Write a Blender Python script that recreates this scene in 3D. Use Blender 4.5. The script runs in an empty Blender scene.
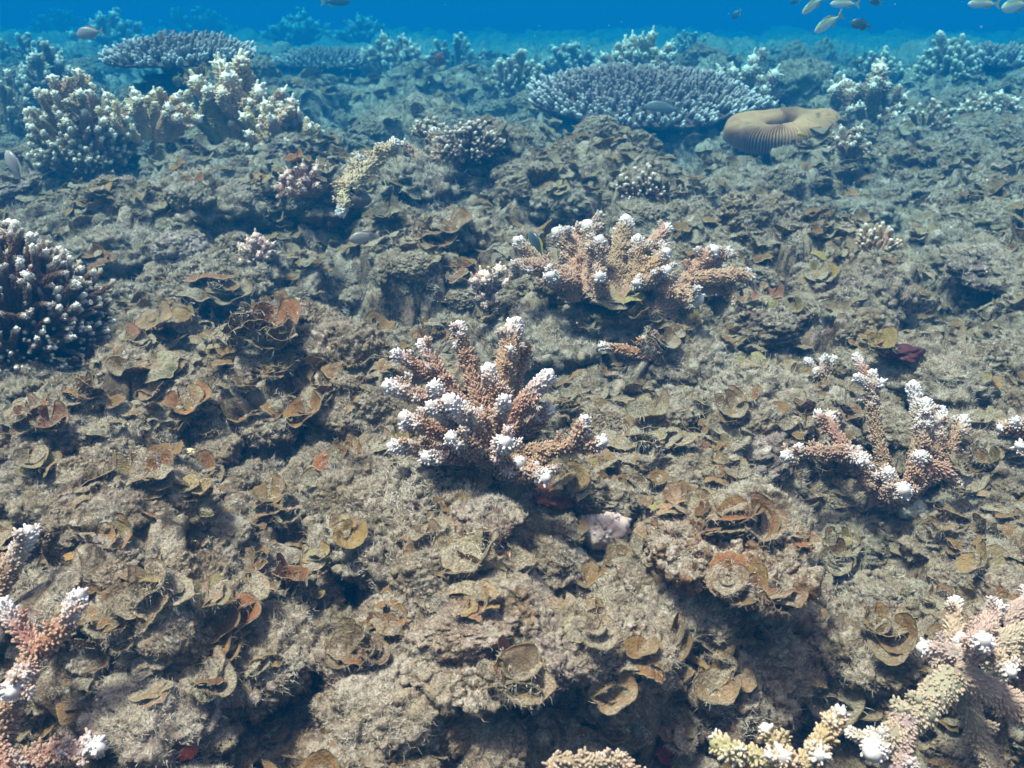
import bpy, math, random
import numpy as np
from mathutils import Vector, Matrix, Quaternion
R = math.radians
random.seed(7); RNG = np.random.default_rng(7)
scene = bpy.context.scene
COL = scene.collection

# ------------------------------------------------------------------ camera
H = 0.5; FPX = 924.0; PITCH = R(21.6)
cam_d = bpy.data.cameras.new('camera'); cam = bpy.data.objects.new('camera', cam_d); COL.objects.link(cam)
cam.location = (0, 0, H); cam.rotation_euler = (R(90) - PITCH, 0, 0)
cam_d.sensor_width = 36.0; cam_d.lens = FPX / 1024 * 36; cam_d.clip_start = 0.02; cam_d.clip_end = 300
scene.camera = cam
cam_d.dof.use_dof = True; cam_d.dof.focus_distance = 1.15; cam_d.dof.aperture_fstop = 15
# ------------------------------------------------------------------ world and sun
SUN_EL, SUN_AZ = R(71), R(250)          # azimuth clockwise from +Y (north)
world = bpy.data.worlds.new('World'); scene.world = world; world.use_nodes = True
wn = world.node_tree; wn.nodes.clear()
wo = wn.nodes.new('ShaderNodeOutputWorld'); wb = wn.nodes.new('ShaderNodeBackground')
sky = wn.nodes.new('ShaderNodeTexSky'); sky.sky_type = 'NISHITA'; sky.sun_disc = False
sky.sun_elevation = SUN_EL; sky.sun_rotation = SUN_AZ
tc = wn.nodes.new('ShaderNodeTexCoord'); sp = wn.nodes.new('ShaderNodeSeparateXYZ')
wr = wn.nodes.new('ShaderNodeValToRGB')      # the water between us and the surface: deep blue sideways, clearer overhead
wr.color_ramp.elements[0].position = 0.0; wr.color_ramp.elements[0].color = (0.10, 0.13, 0.16, 1)
wr.color_ramp.elements[1].position = 0.85; wr.color_ramp.elements[1].color = (5.6, 2.9, 2.1, 1)
e = wr.color_ramp.elements.new(0.25); e.color = (0.55, 0.48, 0.42, 1)
mx = wn.nodes.new('ShaderNodeMix'); mx.data_type = 'RGBA'; mx.blend_type = 'MULTIPLY'; mx.inputs[0].default_value = 1
wn.links.new(tc.outputs['Generated'], sp.inputs[0]); wn.links.new(sp.outputs['Z'], wr.inputs[0])
wn.links.new(sky.outputs[0], mx.inputs[6]); wn.links.new(wr.outputs[0], mx.inputs[7])
wn.links.new(mx.outputs[2], wb.inputs[0]); wb.inputs[1].default_value = 0.072
wn.links.new(wb.outputs[0], wo.inputs[0])
sun_d = bpy.data.lights.new('sun', 'SUN'); sun = bpy.data.objects.new('sun', sun_d); COL.objects.link(sun)
sun_d.energy = 5.0; sun_d.angle = R(9); sun_d.color = (1.0, 0.765, 0.65)
sd = Vector((math.sin(SUN_AZ) * math.cos(SUN_EL), math.cos(SUN_AZ) * math.cos(SUN_EL), math.sin(SUN_EL)))
sun.rotation_euler = sd.to_track_quat('Z', 'Y').to_euler(); sun.location = (0, 0, 5)
scene.view_settings.view_transform = 'Standard'; scene.view_settings.look = 'None'
scene.view_settings.exposure = 1.15; scene.view_settings.gamma = 1
scene.render.engine = 'CYCLES'
scene.cycles.max_bounces = 6; scene.cycles.diffuse_bounces = 3; scene.cycles.volume_bounces = 1
scene.cycles.transmission_bounces = 3; scene.cycles.glossy_bounces = 2
# ------------------------------------------------------------------ geometry of the view: used to place things on the seabed
FW = Vector((0, math.cos(PITCH), -math.sin(PITCH))); UPV = Vector((0, math.sin(PITCH), math.cos(PITCH)))
def raydir(px, py): return FW + Vector(((px - 512) / FPX, 0, 0)) + UPV * (-(py - 384) / FPX)
def at(px, py, d): return Vector((0, 0, H)) + raydir(px, py) * d
def gdepth(px, py, z=0.0): return (H - z) / max(1e-3, -raydir(px, py).z)
def gp(px, py, z=0.0): return at(px, py, gdepth(px, py, z))
# ------------------------------------------------------------------ noise
_perm = np.random.default_rng(3).permutation(256); PERM = np.concatenate([_perm, _perm, _perm]).astype(np.int64)
_g = np.random.default_rng(4).normal(size=(256, 3)); GRAD = (_g / np.linalg.norm(_g, axis=1)[:, None]).astype(np.float32)
def perlin(P):
    P = np.asarray(P, dtype=np.float64); I = np.floor(P).astype(np.int64); f = (P - I).astype(np.float32); I &= 255
    w = f * f * f * (f * (f * 6 - 15) + 10); out = 0
    for dx in (0, 1):
        a = PERM[I[:, 0] + dx]; wx = w[:, 0] if dx else 1 - w[:, 0]
        for dy in (0, 1):
            b = PERM[(a + I[:, 1] + dy) & 511]; wy = w[:, 1] if dy else 1 - w[:, 1]
            for dz in (0, 1):
                g = GRAD[PERM[(b + I[:, 2] + dz) & 511]]; wz = w[:, 2] if dz else 1 - w[:, 2]
                out = out + wx * wy * wz * (g[:, 0] * (f[:, 0] - dx) + g[:, 1] * (f[:, 1] - dy) + g[:, 2] * (f[:, 2] - dz))
    return out * 1.6
def fbm(P, oct=3, gain=0.5):
    s = 0; a = 1
    for o in range(oct): s = s + a * perlin(P * (2.03 ** o) + 17.3 * o); a *= gain
    return s
_h = np.random.default_rng(5).random((256, 256, 4)).astype(np.float32)
def domes(x, y, cell, k=1.0, seed=0, lip=0.0):
    """union of round-topped lumps scattered on the plane, one per cell; returns height and an outward push that makes their rims overhang"""
    X = x / cell; Y = y / cell; ix = np.floor(X).astype(int); iy = np.floor(Y).astype(int); best = np.zeros_like(X); ux = np.zeros_like(X); uy = np.zeros_like(X)
    for dx in (-1, 0, 1):
        for dy in (-1, 0, 1):
            h = _h[(ix + dx + seed * 37) & 255, (iy + dy + seed * 91) & 255]
            r = 0.45 + 0.5 * h[:, 2]; ex = X - ix - dx - h[:, 0]; ey = Y - iy - dy - h[:, 1]
            d2 = (ex ** 2 + ey ** 2) / r ** 2
            v = np.where(d2 < 1, np.sqrt(np.maximum(0, 1 - d2 ** 1.5)) * r * (0.55 + 0.7 * h[:, 3]), 0); m = v > best
            best = np.where(m, v, best)
            if lip:
                w = np.where(m, lip * np.clip(d2, 0, 1) ** 2 * np.clip((1 - d2) * 7, 0, 1), 0)
                ux = np.where(m, ex * w, ux); uy = np.where(m, ey * w, uy)
    return best * cell * k, ux * cell, uy * cell
# ------------------------------------------------------------------ mesh building
def mesh_np(name, V, F, mat=None, smooth=True, attrs=None, mats=None, midx=None):
    V = np.asarray(V, dtype=np.float32).reshape(-1, 3); F = np.asarray(F, dtype=np.int32).reshape(-1, 3)
    me = bpy.data.meshes.new(name); n = len(F)
    me.vertices.add(len(V)); me.vertices.foreach_set('co', V.ravel())
    me.loops.add(n * 3); me.loops.foreach_set('vertex_index', F.ravel())
    me.polygons.add(n); me.polygons.foreach_set('loop_start', np.arange(0, n * 3, 3, dtype=np.int32))
    try: me.polygons.foreach_set('loop_total', np.full(n, 3, dtype=np.int32))
    except Exception: pass
    me.polygons.foreach_set('use_smooth', np.full(n, smooth, dtype=bool))
    for m in (mats or ([mat] if mat else [])): me.materials.append(m)
    if midx is not None: me.polygons.foreach_set('material_index', np.asarray(midx, dtype=np.int32))
    me.update(); me.validate()
    for k, a in (attrs or {}).items():
        at_ = me.attributes.new(k, 'FLOAT', 'POINT'); at_.data.foreach_set('value', np.asarray(a, dtype=np.float32))
    return me
class Geo:
    """collects triangles with two point attributes (tip, nub) and a material slot per face"""
    def __init__(s): s.V = []; s.F = []; s.T = []; s.N = []; s.M = []; s.n = 0
    def add(s, V, F, tip=0.0, nub=0.0, m=0):
        V = np.asarray(V, dtype=np.float32).reshape(-1, 3); F = np.asarray(F).reshape(-1, 3)
        s.V.append(V); s.F.append(F + s.n); s.n += len(V)
        s.T.append(np.broadcast_to(np.asarray(tip, dtype=np.float32), (len(V),)))
        s.N.append(np.broadcast_to(np.asarray(nub, dtype=np.float32), (len(V),)))
        s.M.append(np.full(len(F), m))
    def mesh(s, name, mats):
        if not isinstance(mats, (list, tuple)): mats = [mats]
        return mesh_np(name, np.concatenate(s.V), np.concatenate(s.F), mats=mats, midx=np.concatenate(s.M),
                       attrs={'tip': np.concatenate(s.T), 'nub': np.concatenate(s.N)})
def link(name, data, parent=None, loc=None, color=None, quat=None, scale=None):
    o = bpy.data.objects.new(name, data); COL.objects.link(o)
    if parent: o.parent = parent
    if loc is not None: o.location = loc
    if quat is not None: o.rotation_mode = 'QUATERNION'; o.rotation_quaternion = quat
    if scale is not None: o.scale = (scale,) * 3 if isinstance(scale, (int, float)) else scale
    if color is not None: o.color = (*color, 1)
    return o
def tag(o, label, cat, group=None):
    o['label'] = label; o['category'] = cat
    if group: o['group'] = group
    return o
def thing(name, label, cat, loc, group=None, rotz=0.0, scale=1.0):
    o = bpy.data.objects.new(name, None); COL.objects.link(o); o.location = loc; o.empty_display_size = .02
    o.rotation_euler = (0, 0, rotz); o.scale = (scale,) * 3
    return tag(o, label, cat, group)
def grid_faces(nr, nc, wrap=False):
    i = np.arange(nr - 1)[:, None]; j = np.arange(nc if wrap else nc - 1)[None, :]
    a = i * nc + j; b = i * nc + (j + 1) % nc; c = (i + 1) * nc + (j + 1) % nc; d = (i + 1) * nc + j
    return np.stack([np.stack([a, b, c], -1), np.stack([a, c, d], -1)], 2).reshape(-1, 3)
def normals(V, F):
    n = np.cross(V[F[:, 1]] - V[F[:, 0]], V[F[:, 2]] - V[F[:, 0]]); N = np.zeros_like(V)
    for k in range(3): np.add.at(N, F[:, k], n)
    return N / (np.linalg.norm(N, axis=1)[:, None] + 1e-12)
# ------------------------------------------------------------------ materials
def new_mat(name):
    m = bpy.data.materials.new(name); m.use_nodes = True; nt = m.node_tree
    return m, nt, nt.nodes['Principled BSDF']
class NT:
    def __init__(s, nt): s.nt = nt
    def n(s, t, **kw):
        x = s.nt.nodes.new(t)
        for k, v in kw.items(): setattr(x, k, v)
        return x
    def l(s, a, b): s.nt.links.new(a, b)
    def noise(s, vec, scale, detail=3, rough=0.6, dist=0):
        x = s.n('ShaderNodeTexNoise'); x.inputs['Scale'].default_value = scale; x.inputs['Detail'].default_value = detail
        x.inputs['Roughness'].default_value = rough; x.inputs['Distortion'].default_value = dist; s.l(vec, x.inputs['Vector']); return x.outputs['Fac']
    def ramp(s, fac, stops):
        x = s.n('ShaderNodeValToRGB'); r = x.color_ramp
        while len(r.elements) < len(stops): r.elements.new(0.5)
        for el, (p, c) in zip(r.elements, stops): el.position = p; el.color = (*c, 1) if len(c) == 3 else c
        s.l(fac, x.inputs[0]); return x.outputs[0]
    def rng(s, fac, a, b, c=0, d=1):
        x = s.n('ShaderNodeMapRange'); x.inputs[1].default_value = a; x.inputs[2].default_value = b
        x.inputs[3].default_value = c; x.inputs[4].default_value = d; s.l(fac, x.inputs[0]); return x.outputs[0]
    def mix(s, fac, a, b, mode='MIX'):
        x = s.n('ShaderNodeMix'); x.data_type = 'RGBA'; x.blend_type = mode
        for i, v in ((0, fac), (6, a), (7, b)):
            if isinstance(v, (int, float)): x.inputs[i].default_value = v
            elif isinstance(v, tuple): x.inputs[i].default_value = (*v, 1)
            else: s.l(v, x.inputs[i])
        return x.outputs[2]
    def math(s, op, a, b=0.0):
        x = s.n('ShaderNodeMath', operation=op)
        for i, v in ((0, a), (1, b)):
            if isinstance(v, (int, float)): x.inputs[i].default_value = v
            else: s.l(v, x.inputs[i])
        return x.outputs[0]
    def bump(s, h, strength, dist, bsdf, prev=None):
        x = s.n('ShaderNodeBump'); x.inputs['Strength'].default_value = strength; x.inputs['Distance'].default_value = dist
        s.l(h, x.inputs['Height'])
        if prev: s.l(prev, x.inputs['Normal'])
        s.l(x.outputs[0], bsdf.inputs['Normal']); return x.outputs[0]
SILT_A, SILT_B = (0.70, 0.67, 0.61), (0.35, 0.31, 0.265)
def reef_material(name, kind):
    """turf and silt over brown algae, pink crust and dark rock"""
    m, nt, b = new_mat(name); q = NT(nt)
    geo = q.n('ShaderNodeNewGeometry'); pos = geo.outputs['Position']
    oi = q.n('ShaderNodeObjectInfo')
    n1 = q.noise(pos, 9, 4, .65, .6); n2 = q.noise(pos, 38, 4, .7, .8); n3 = q.noise(pos, 230, 3, .7); n4 = q.noise(pos, 900, 2, .6)
    base = q.ramp(n2, [(0.36, (0.025, 0.014, 0.010)), (0.45, (0.11, 0.062, 0.030)), (0.54, (0.19, 0.125, 0.065)), (0.64, (0.24, 0.15, 0.10))])
    pink = q.ramp(q.noise(pos, 21, 3, .6, 1.5), [(0.57, (0, 0, 0)), (0.65, (1, 1, 1))])
    base = q.mix(q.math('MULTIPLY', pink, .6), base, (0.33, 0.19, 0.19))
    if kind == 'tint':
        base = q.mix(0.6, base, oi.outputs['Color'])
    silt = q.mix(q.rng(n3, .3, .7), SILT_B, SILT_A)
    silt = q.mix(q.rng(n1, .35, .65), silt, (0.30, 0.24, 0.155))
    sepn = q.n('ShaderNodeSeparateXYZ'); q.l(geo.outputs['Normal'], sepn.inputs[0])
    up = q.rng(sepn.outputs['Z'], -0.15, 0.75)
    mask = q.math('MULTIPLY', up, q.rng(q.math('ADD', q.math('MULTIPLY', n1, .55), q.math('MULTIPLY', n2, .75)), .59, .70))
    mask = q.math('MINIMUM', q.math('ADD', mask, q.math('MULTIPLY', up, .20)), 1.0)
    col = q.mix(mask, base, silt)
    col = q.mix(q.rng(q.noise(pos, 420, 3, .75),   .44, .64, .0, .55), col, q.mix(1.0, col, (0.30, 0.25, 0.20), 'MULTIPLY'))
    q.l(col, b.inputs['Base Color']); b.inputs['Roughness'].default_value = .95; b.inputs['Specular IOR Level'].default_value = .15
    p = q.bump(n2, .6, .012, b); p = q.bump(n3, .9, .005, b, p); q.bump(n4, .8, .002, b, p)
    return m
M_SEA = reef_material('seabed', 'base'); M_ROCK = reef_material('rock', 'tint')
def fuzz_material():
    m, nt, b = new_mat('turf'); q = NT(nt); geo = q.n('ShaderNodeNewGeometry')
    n = q.noise(geo.outputs['Position'], 14, 3); n2 = q.noise(geo.outputs['Position'], 160, 2)
    c = q.ramp(n, [(0.36, (0.17, 0.12, 0.07)), (0.5, (0.50, 0.45, 0.38)), (0.65, (0.70, 0.67, 0.59))])
    c = q.mix(q.rng(n2, .35, .65, 0, .6), c, (0.19, 0.15, 0.10))
    q.l(c, b.inputs['Base Color']); b.inputs['Roughness'].default_value = 1; b.inputs['Specular IOR Level'].default_value = .05
    return m
M_FUZZ = fuzz_material()
def blade_material():
    m, nt, b = new_mat('alga_blade'); q = NT(nt)
    geo = q.n('ShaderNodeNewGeometry'); oi = q.n('ShaderNodeObjectInfo'); tco = q.n('ShaderNodeTexCoord')
    at_ = q.n('ShaderNodeAttribute', attribute_name='tip'); rad = at_.outputs['Fac']
    n1 = q.noise(geo.outputs['Position'], 45, 4, .65, .5); n2 = q.noise(geo.outputs['Position'], 500, 3, .7)
    rings = q.math('SINE', q.math('ADD', q.math('MULTIPLY', rad, 34), q.math('MULTIPLY', n1, 7)))
    base = q.mix(q.rng(rings, -1, 1, 0, .35), oi.outputs['Color'], (0.30, 0.19, 0.085))
    base = q.mix(q.rng(rad, .93, 1.0), base, (0.42, 0.33, 0.19))
    sepn = q.n('ShaderNodeSeparateXYZ'); q.l(geo.outputs['Normal'], sepn.inputs[0])
    up = q.rng(sepn.outputs['Z'], -.1, .7)
    dirt = q.rng(q.math('ADD', q.math('MULTIPLY', n1, .75), q.math('MULTIPLY', oi.outputs['Random'], .40)), .47, .66)
    dirt = q.math('MULTIPLY', dirt, up); dirt = q.math('MULTIPLY', dirt, q.rng(rad, .86, 1.0, 1, .45))
    silt = q.mix(q.rng(n2, .38, .62), (0.17, 0.14, 0.09), (0.50, 0.46, 0.36))
    col = q.mix(dirt, base, silt)
    q.l(col, b.inputs['Base Color']); b.inputs['Roughness'].default_value = .8; b.inputs['Specular IOR Level'].default_value = .25
    p = q.bump(n1, .6, .008, b); q.bump(n2, 1.0, .003, b, p)
    tr = q.n('ShaderNodeBsdfTranslucent'); q.l(q.mix(1.0, base, (1.0, .75, .4), 'MULTIPLY'), tr.inputs[0])
    ms = q.n('ShaderNodeMixShader'); ms.inputs[0].default_value = .22
    q.l(b.outputs[0], ms.inputs[1]); q.l(tr.outputs[0], ms.inputs[2]); q.l(ms.outputs[0], nt.nodes['Material Output'].inputs[0])
    return m
M_BLADE = blade_material()
def coral_material(name, tipcol=(0.64, 0.62, 0.63), nubcol=(0.58, 0.44, 0.34), nubf=.5):
    m, nt, b = new_mat(name); q = NT(nt)
    geo = q.n('ShaderNodeNewGeometry'); oi = q.n('ShaderNodeObjectInfo')
    t = q.n('ShaderNodeAttribute', attribute_name='tip').outputs['Fac']; nb = q.n('ShaderNodeAttribute', attribute_name='nub').outputs['Fac']
    n1 = q.noise(geo.outputs['Position'], 60, 3); n2 = q.noise(geo.outputs['Position'], 1400, 2)
    base = q.mix(q.rng(n1, .35, .65, 0, .5), oi.outputs['Color'], q.mix(1.0, oi.outputs['Color'], (.55, .45, .42), 'MULTIPLY'))
    base = q.mix(q.math('MULTIPLY', nb, nubf), base, nubcol)
    base = q.mix(q.rng(t, .0, 1.0), base, tipcol)
    q.l(base, b.inputs['Base Color']); b.inputs['Roughness'].default_value = .75; b.inputs['Specular IOR Level'].default_value = .25
    q.bump(n2, .5, .0006, b)
    return m
M_CORAL = coral_material('branching_coral')
M_CORAL_WHITE = coral_material('coral_growing_tips')
M_TABLE = coral_material('table_coral', (0.74, 0.72, 0.72), (0.30, 0.24, 0.23), .2)
M_COLONY = coral_material('colony_coral', (0.80, 0.74, 0.64), (0.56, 0.42, 0.28), .4)
M_FINGER = coral_material('finger_coral', (0.72, 0.55, 0.47), (0.58, 0.42, 0.34), .4)
M_DARKC = coral_material('dark_bush_coral', (0.80, 0.76, 0.68), (0.30, 0.18, 0.12), .3)
def plain(name, rough=.6, scale=60, dark=(.5, .5, .5), spec=.3, f=.5, bump=0.002):
    m, nt, b = new_mat(name); q = NT(nt); oi = q.n('ShaderNodeObjectInfo'); tco = q.n('ShaderNodeTexCoord')
    n = q.noise(tco.outputs['Object'], scale, 4, .7)
    q.l(q.mix(q.rng(n, .35, .65, 0, f), oi.outputs['Color'], q.mix(1.0, oi.outputs['Color'], dark, 'MULTIPLY')), b.inputs['Base Color'])
    b.inputs['Roughness'].default_value = rough; b.inputs['Specular IOR Level'].default_value = spec
    q.bump(n, .6, bump, b); return m
M_PLAIN = plain('crust'); M_FIN = plain('fish_fin', .5, 90); M_EYE = plain('fish_eye', .2, 5, (1, 1, 1))
def fish_material(name, back, mid, belly, stripe=None):
    m, nt, b = new_mat(name); q = NT(nt); tco = q.n('ShaderNodeTexCoord'); s = q.n('ShaderNodeSeparateXYZ'); q.l(tco.outputs['Generated'], s.inputs[0])
    st = [(0.0, belly), (0.40, belly), (0.52, mid), (0.62, mid)] + ([(0.68, stripe), (0.78, stripe), (0.82, back)] if stripe else [(0.78, back)])
    c = q.ramp(s.outputs['Z'], st); n = q.noise(tco.outputs['Object'], 120, 2)
    q.l(q.mix(q.rng(n, .3, .7, 0, .25), c, q.mix(1.0, c, (.6, .6, .6), 'MULTIPLY')), b.inputs['Base Color']); b.inputs['Roughness'].default_value = .35
    return m
# ================================================================== THE SEABED
FEAT = [  # px, py, radius x (m), radius y (m), height (m): hummocks and hollows of the reef floor
    (400, 520, .13, .10, .035), (300, 730, .14, .06, .06), (480, 620, .14, .07, .03), (860, 600, .16, .10, .05), (730, 560, .10, .09, .04), (640, 440, .14, .12, .04),
    (560, 560, .06, .035, -.05), (650, 590, .06, .04, -.05), (225, 545, .07, .05, -.05), (300, 560, .06, .05, -.04), (520, 735, .06, .03, -.04),
    (225, 320, .09, .06, -.10), (225, 278, .10, .07, .07), (160, 345, .12, .06, .03), (345, 268, .07, .08, -.10), (400, 215, .20, .14, .12),
    (100, 200, .30, .22, -.22), (40, 340, .16, .10, -.10), (150, 225, .40, .06, .06), (60, 100, .6, .4, .10), (230, 130, .5, .3, .13),
    (790, 440, .08, .07, -.07), (950, 350, .22, .06, -.07), (920, 300, .18, .12, -.06), (850, 290, .16, .14, .07), (700, 660, .08, .05, .03),
    (870, 655, .07, .035, -.08), (980, 740, .16, .08, -.12), (30, 500, .12, .08, -.04), (20, 455, .12, .05, .05), (200, 640, .16, .08, .02),
    (90, 400, .3, .08, .02), (250, 400, .2, .15, .03), (640, 146, .6, .35, -.16), (780, 170, .5, .2, -.02), (490, 150, .4, .4, .05),
    (600, 240, .4, .25, .02), (320, 200, .2, .1, .05), (735, 302, .12, .07, -.07), (540, 350, .07, .04, .02),
    (930, 130, .6, .4, -.05), (80, 60, 1.6, 1.2, .15), (850, 740, .09, .05, -.06), (20, 700, .12, .08, -.05)]
FEATW = [(gp(a, b).x, gp(a, b).y, sx, sy, h) for a, b, sx, sy, h in FEAT]
def hgt(x, y):
    P = np.stack([x, y, 0 * x], -1); far = np.clip((y - 1.5) / 4, 0, 1)
    wx = x + .06 * perlin(P * 4 + 3); wy = y + .06 * perlin(P * 4 + 31)
    h = .07 * perlin(P * .8 + 5) + .045 * fbm(P * 2.4 + 9, 3)
    UX = 0; UY = 0
    for cell, k, sd, ox, lip in ((.52, .30 + .25 * far, 1, 0, .0), (.24, .50, 2, .4, .0), (.12, .78, 3, .9, .0), (.062, .75, 4, 1.7, .0), (.030, .65, 5, 2.3, .0)):
        jx = wx + .10 * cell * perlin(P * (3.1 / cell * .5) + 7); jy = wy + .10 * cell * perlin(P * (3.1 / cell * .5) + 70)
        a, b, c = domes(jx + ox, jy, cell, k, sd, lip); h = h + a; UX = UX + b; UY = UY + c
    h = h - .26
    for fx, fy, sx, sy, a in FEATW:
        h = h + a * np.exp(-(((x - fx) / sx) ** 2 + ((y - fy) / sy) ** 2))
    h = h + np.clip((y - 5) / 10, 0, 1) * .25 * fbm(P * .5, 2) - .008 * np.clip(y - 22, 0, 60) ** 1.6
    return h, UX, UY
def build_seabed():
    ny, nx = 680, 680
    yy = np.concatenate([np.linspace(-1.2, .32, 30)[:-1], .32 * np.exp(np.linspace(0, math.log(70 / .32), ny - 29))])
    u = np.linspace(-1, 1, nx); X = u[None, :] * (np.maximum(yy, .1)[:, None] * .72 + .30); Y = np.repeat(yy[:, None], nx, 1)
    x, y = X.ravel(), Y.ravel(); z, UX, UY = hgt(x, y)
    P = np.stack([x, y, z], -1)
    fine = .026 * np.abs(perlin(P * 17)) + .012 * np.abs(perlin(P * 43 + 5)) + .004 * np.abs(perlin(P * 105 + 9)) + .002 * perlin(P * 260) - .009
    k = np.clip(1 - y / 14, .2, 1)
    gf = grid_faces(ny, nx); NN = normals(P, gf); P2 = P + NN * fine[:, None]
    Q = np.stack([x, y, z * 2.2], -1)
    lat = .034 * perlin(Q * 8 + 50) + .006 * perlin(Q * 24 + 90); lat2 = .034 * perlin(Q * 8 + 150) + .006 * perlin(Q * 24 + 190)
    P2[:, 0] += (lat * .6 + UX) * k; P2[:, 1] += (lat2 * .6 + UY - .10 * np.clip(z, -.1, .14)) * k
    me = mesh_np('seabed', P2, gf, M_SEA)
    o = link('seabed', me); o['kind'] = 'structure'
    return o, P2, me
sea, SV, sea_me = build_seabed()
SN = np.zeros(len(SV) * 3, dtype=np.float32); sea_me.vertex_normals.foreach_get('vector', SN); SN = SN.reshape(-1, 3)
bpy.context.view_layer.update()
from mathutils.bvhtree import BVHTree
DG = bpy.context.evaluated_depsgraph_get()
def hit_px(px, py):
    ok, loc, nor, i, ob, mt = scene.ray_cast(DG, Vector((0, 0, H)), raydir(px, py).normalized())
    return (loc.copy(), nor.copy()) if ok else (gp(px, py), Vector((0, 0, 1)))
def drop(x, y, z=1.5):
    ok, loc, nor, i, ob, mt = scene.ray_cast(DG, Vector((x, y, z)), Vector((0, 0, -1)))
    return (loc.copy(), nor.copy()) if ok else (Vector((x, y, 0)), Vector((0, 0, 1)))
def refresh():
    global DG
    bpy.context.view_layer.update(); DG = bpy.context.evaluated_depsgraph_get()
def pxm(loc): return FPX / max(.1, (loc - Vector((0, 0, H))).dot(FW))     # pixels per metre at a point
def hairs(P, Nn, length, width, rng, up=.35, spread=.7):
    """thin single-triangle filaments; P, Nn (n,3), length (n,)"""
    n = len(P); d = Nn + rng.normal(size=(n, 3)) * spread + np.array([0, 0, up]); d /= np.linalg.norm(d, axis=1)[:, None]
    s = np.cross(d, rng.normal(size=(n, 3))); s /= np.linalg.norm(s, axis=1)[:, None] + 1e-9
    w = (np.broadcast_to(width, (n,)))[:, None] * s; L = np.broadcast_to(length, (n,))[:, None]
    bend = rng.normal(size=(n, 3)) * L * .3
    m = P + d * L * .6; t = P + d * L + bend
    V = np.stack([P - w, P + w, m + w * .8, m - w * .8, t], 1).reshape(-1, 3)
    i = np.arange(n)[:, None] * 5
    F = np.concatenate([i + np.array([[0, 1, 2]]), i + np.array([[0, 2, 3]]), i + np.array([[3, 2, 4]])], 1).reshape(-1, 3)
    return V, F
# ================================================================== ROCK AND RUBBLE LUMPS
import bmesh
def ico(sub):
    bm = bmesh.new(); bmesh.ops.create_icosphere(bm, subdivisions=sub, radius=1)
    V = np.array([v.co[:] for v in bm.verts]); F = np.array([[v.index for v in f.verts] for f in bm.faces]); bm.free(); return V, F
ICO5 = ico(7); ICO4 = ico(6); ICO3 = ico(4); ICO2 = ico(2)
def rock_mesh(seed, lip=.3, flat=.55, rough=1.0, hair=9000, base=ICO4, hairlen=.13):
    V0, F = base; rng = np.random.default_rng(seed); off = rng.random(3) * 50
    # a lumpy body, its bosses laid on along the surface normal so that they stay round
    V = V0 * (1 + .24 * fbm(V0 * 1.1 + off, 2))[:, None]; V[:, 2] = np.where(V[:, 2] < -.3, -.3 + (V[:, 2] + .3) * .8, V[:, 2]) * flat
    a = lip * .6 * np.exp(-((V[:, 2] / flat - .2 - .12 * perlin(V0 * 2.2 + off)) / .22) ** 2) * (1 + .8 * perlin(V0 * 2.6 + off * 1.7)); V[:, 0] *= 1 + a; V[:, 1] *= 1 + a
    for f, amp in ((2.0, .30), (4.6, .19 * rough), (10, .085 * rough)):
        V = V + normals(V, F) * (amp * (np.abs(perlin(V * f + off * (1 + f))) - .18))[:, None]
    V = V + normals(V, F) * (.03 * np.abs(perlin(V * 22 + off)) + .012 * perlin(V * 50 + off))[:, None]
    G = Geo(); G.add(V, F, m=0)
    if hair:
        N = normals(V, F); i = rng.integers(0, len(V), hair * 2); i = i[(N[i, 2] > -.1)][:hair]
        i = i[(fbm(V[i] * 2.3 + off, 2) + rng.normal(size=len(i)) * .2) > -.25]
        hv, hf = hairs(V[i] - N[i] * .01, N[i], (.4 + rng.random(len(i))) * hairlen, .0042, rng, up=.5, spread=.8); G.add(hv, hf, m=1)
    return G.mesh('rock', [M_ROCK, M_FUZZ])
ROCKS = [rock_mesh(100 + i, lip=(.0, .22, .36, .15)[i % 4], flat=(.75, .6, .68, .9)[i % 4], rough=(1.0, 1.15, .9, 1.3)[i % 4]) for i in range(8)]
ROCK_HERO = [rock_mesh(140 + i, lip=(.34, .42, .25)[i], flat=(.5, .42, .5)[i], base=ICO5, hair=22000, hairlen=.075, rough=1.2) for i in range(3)]
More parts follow.
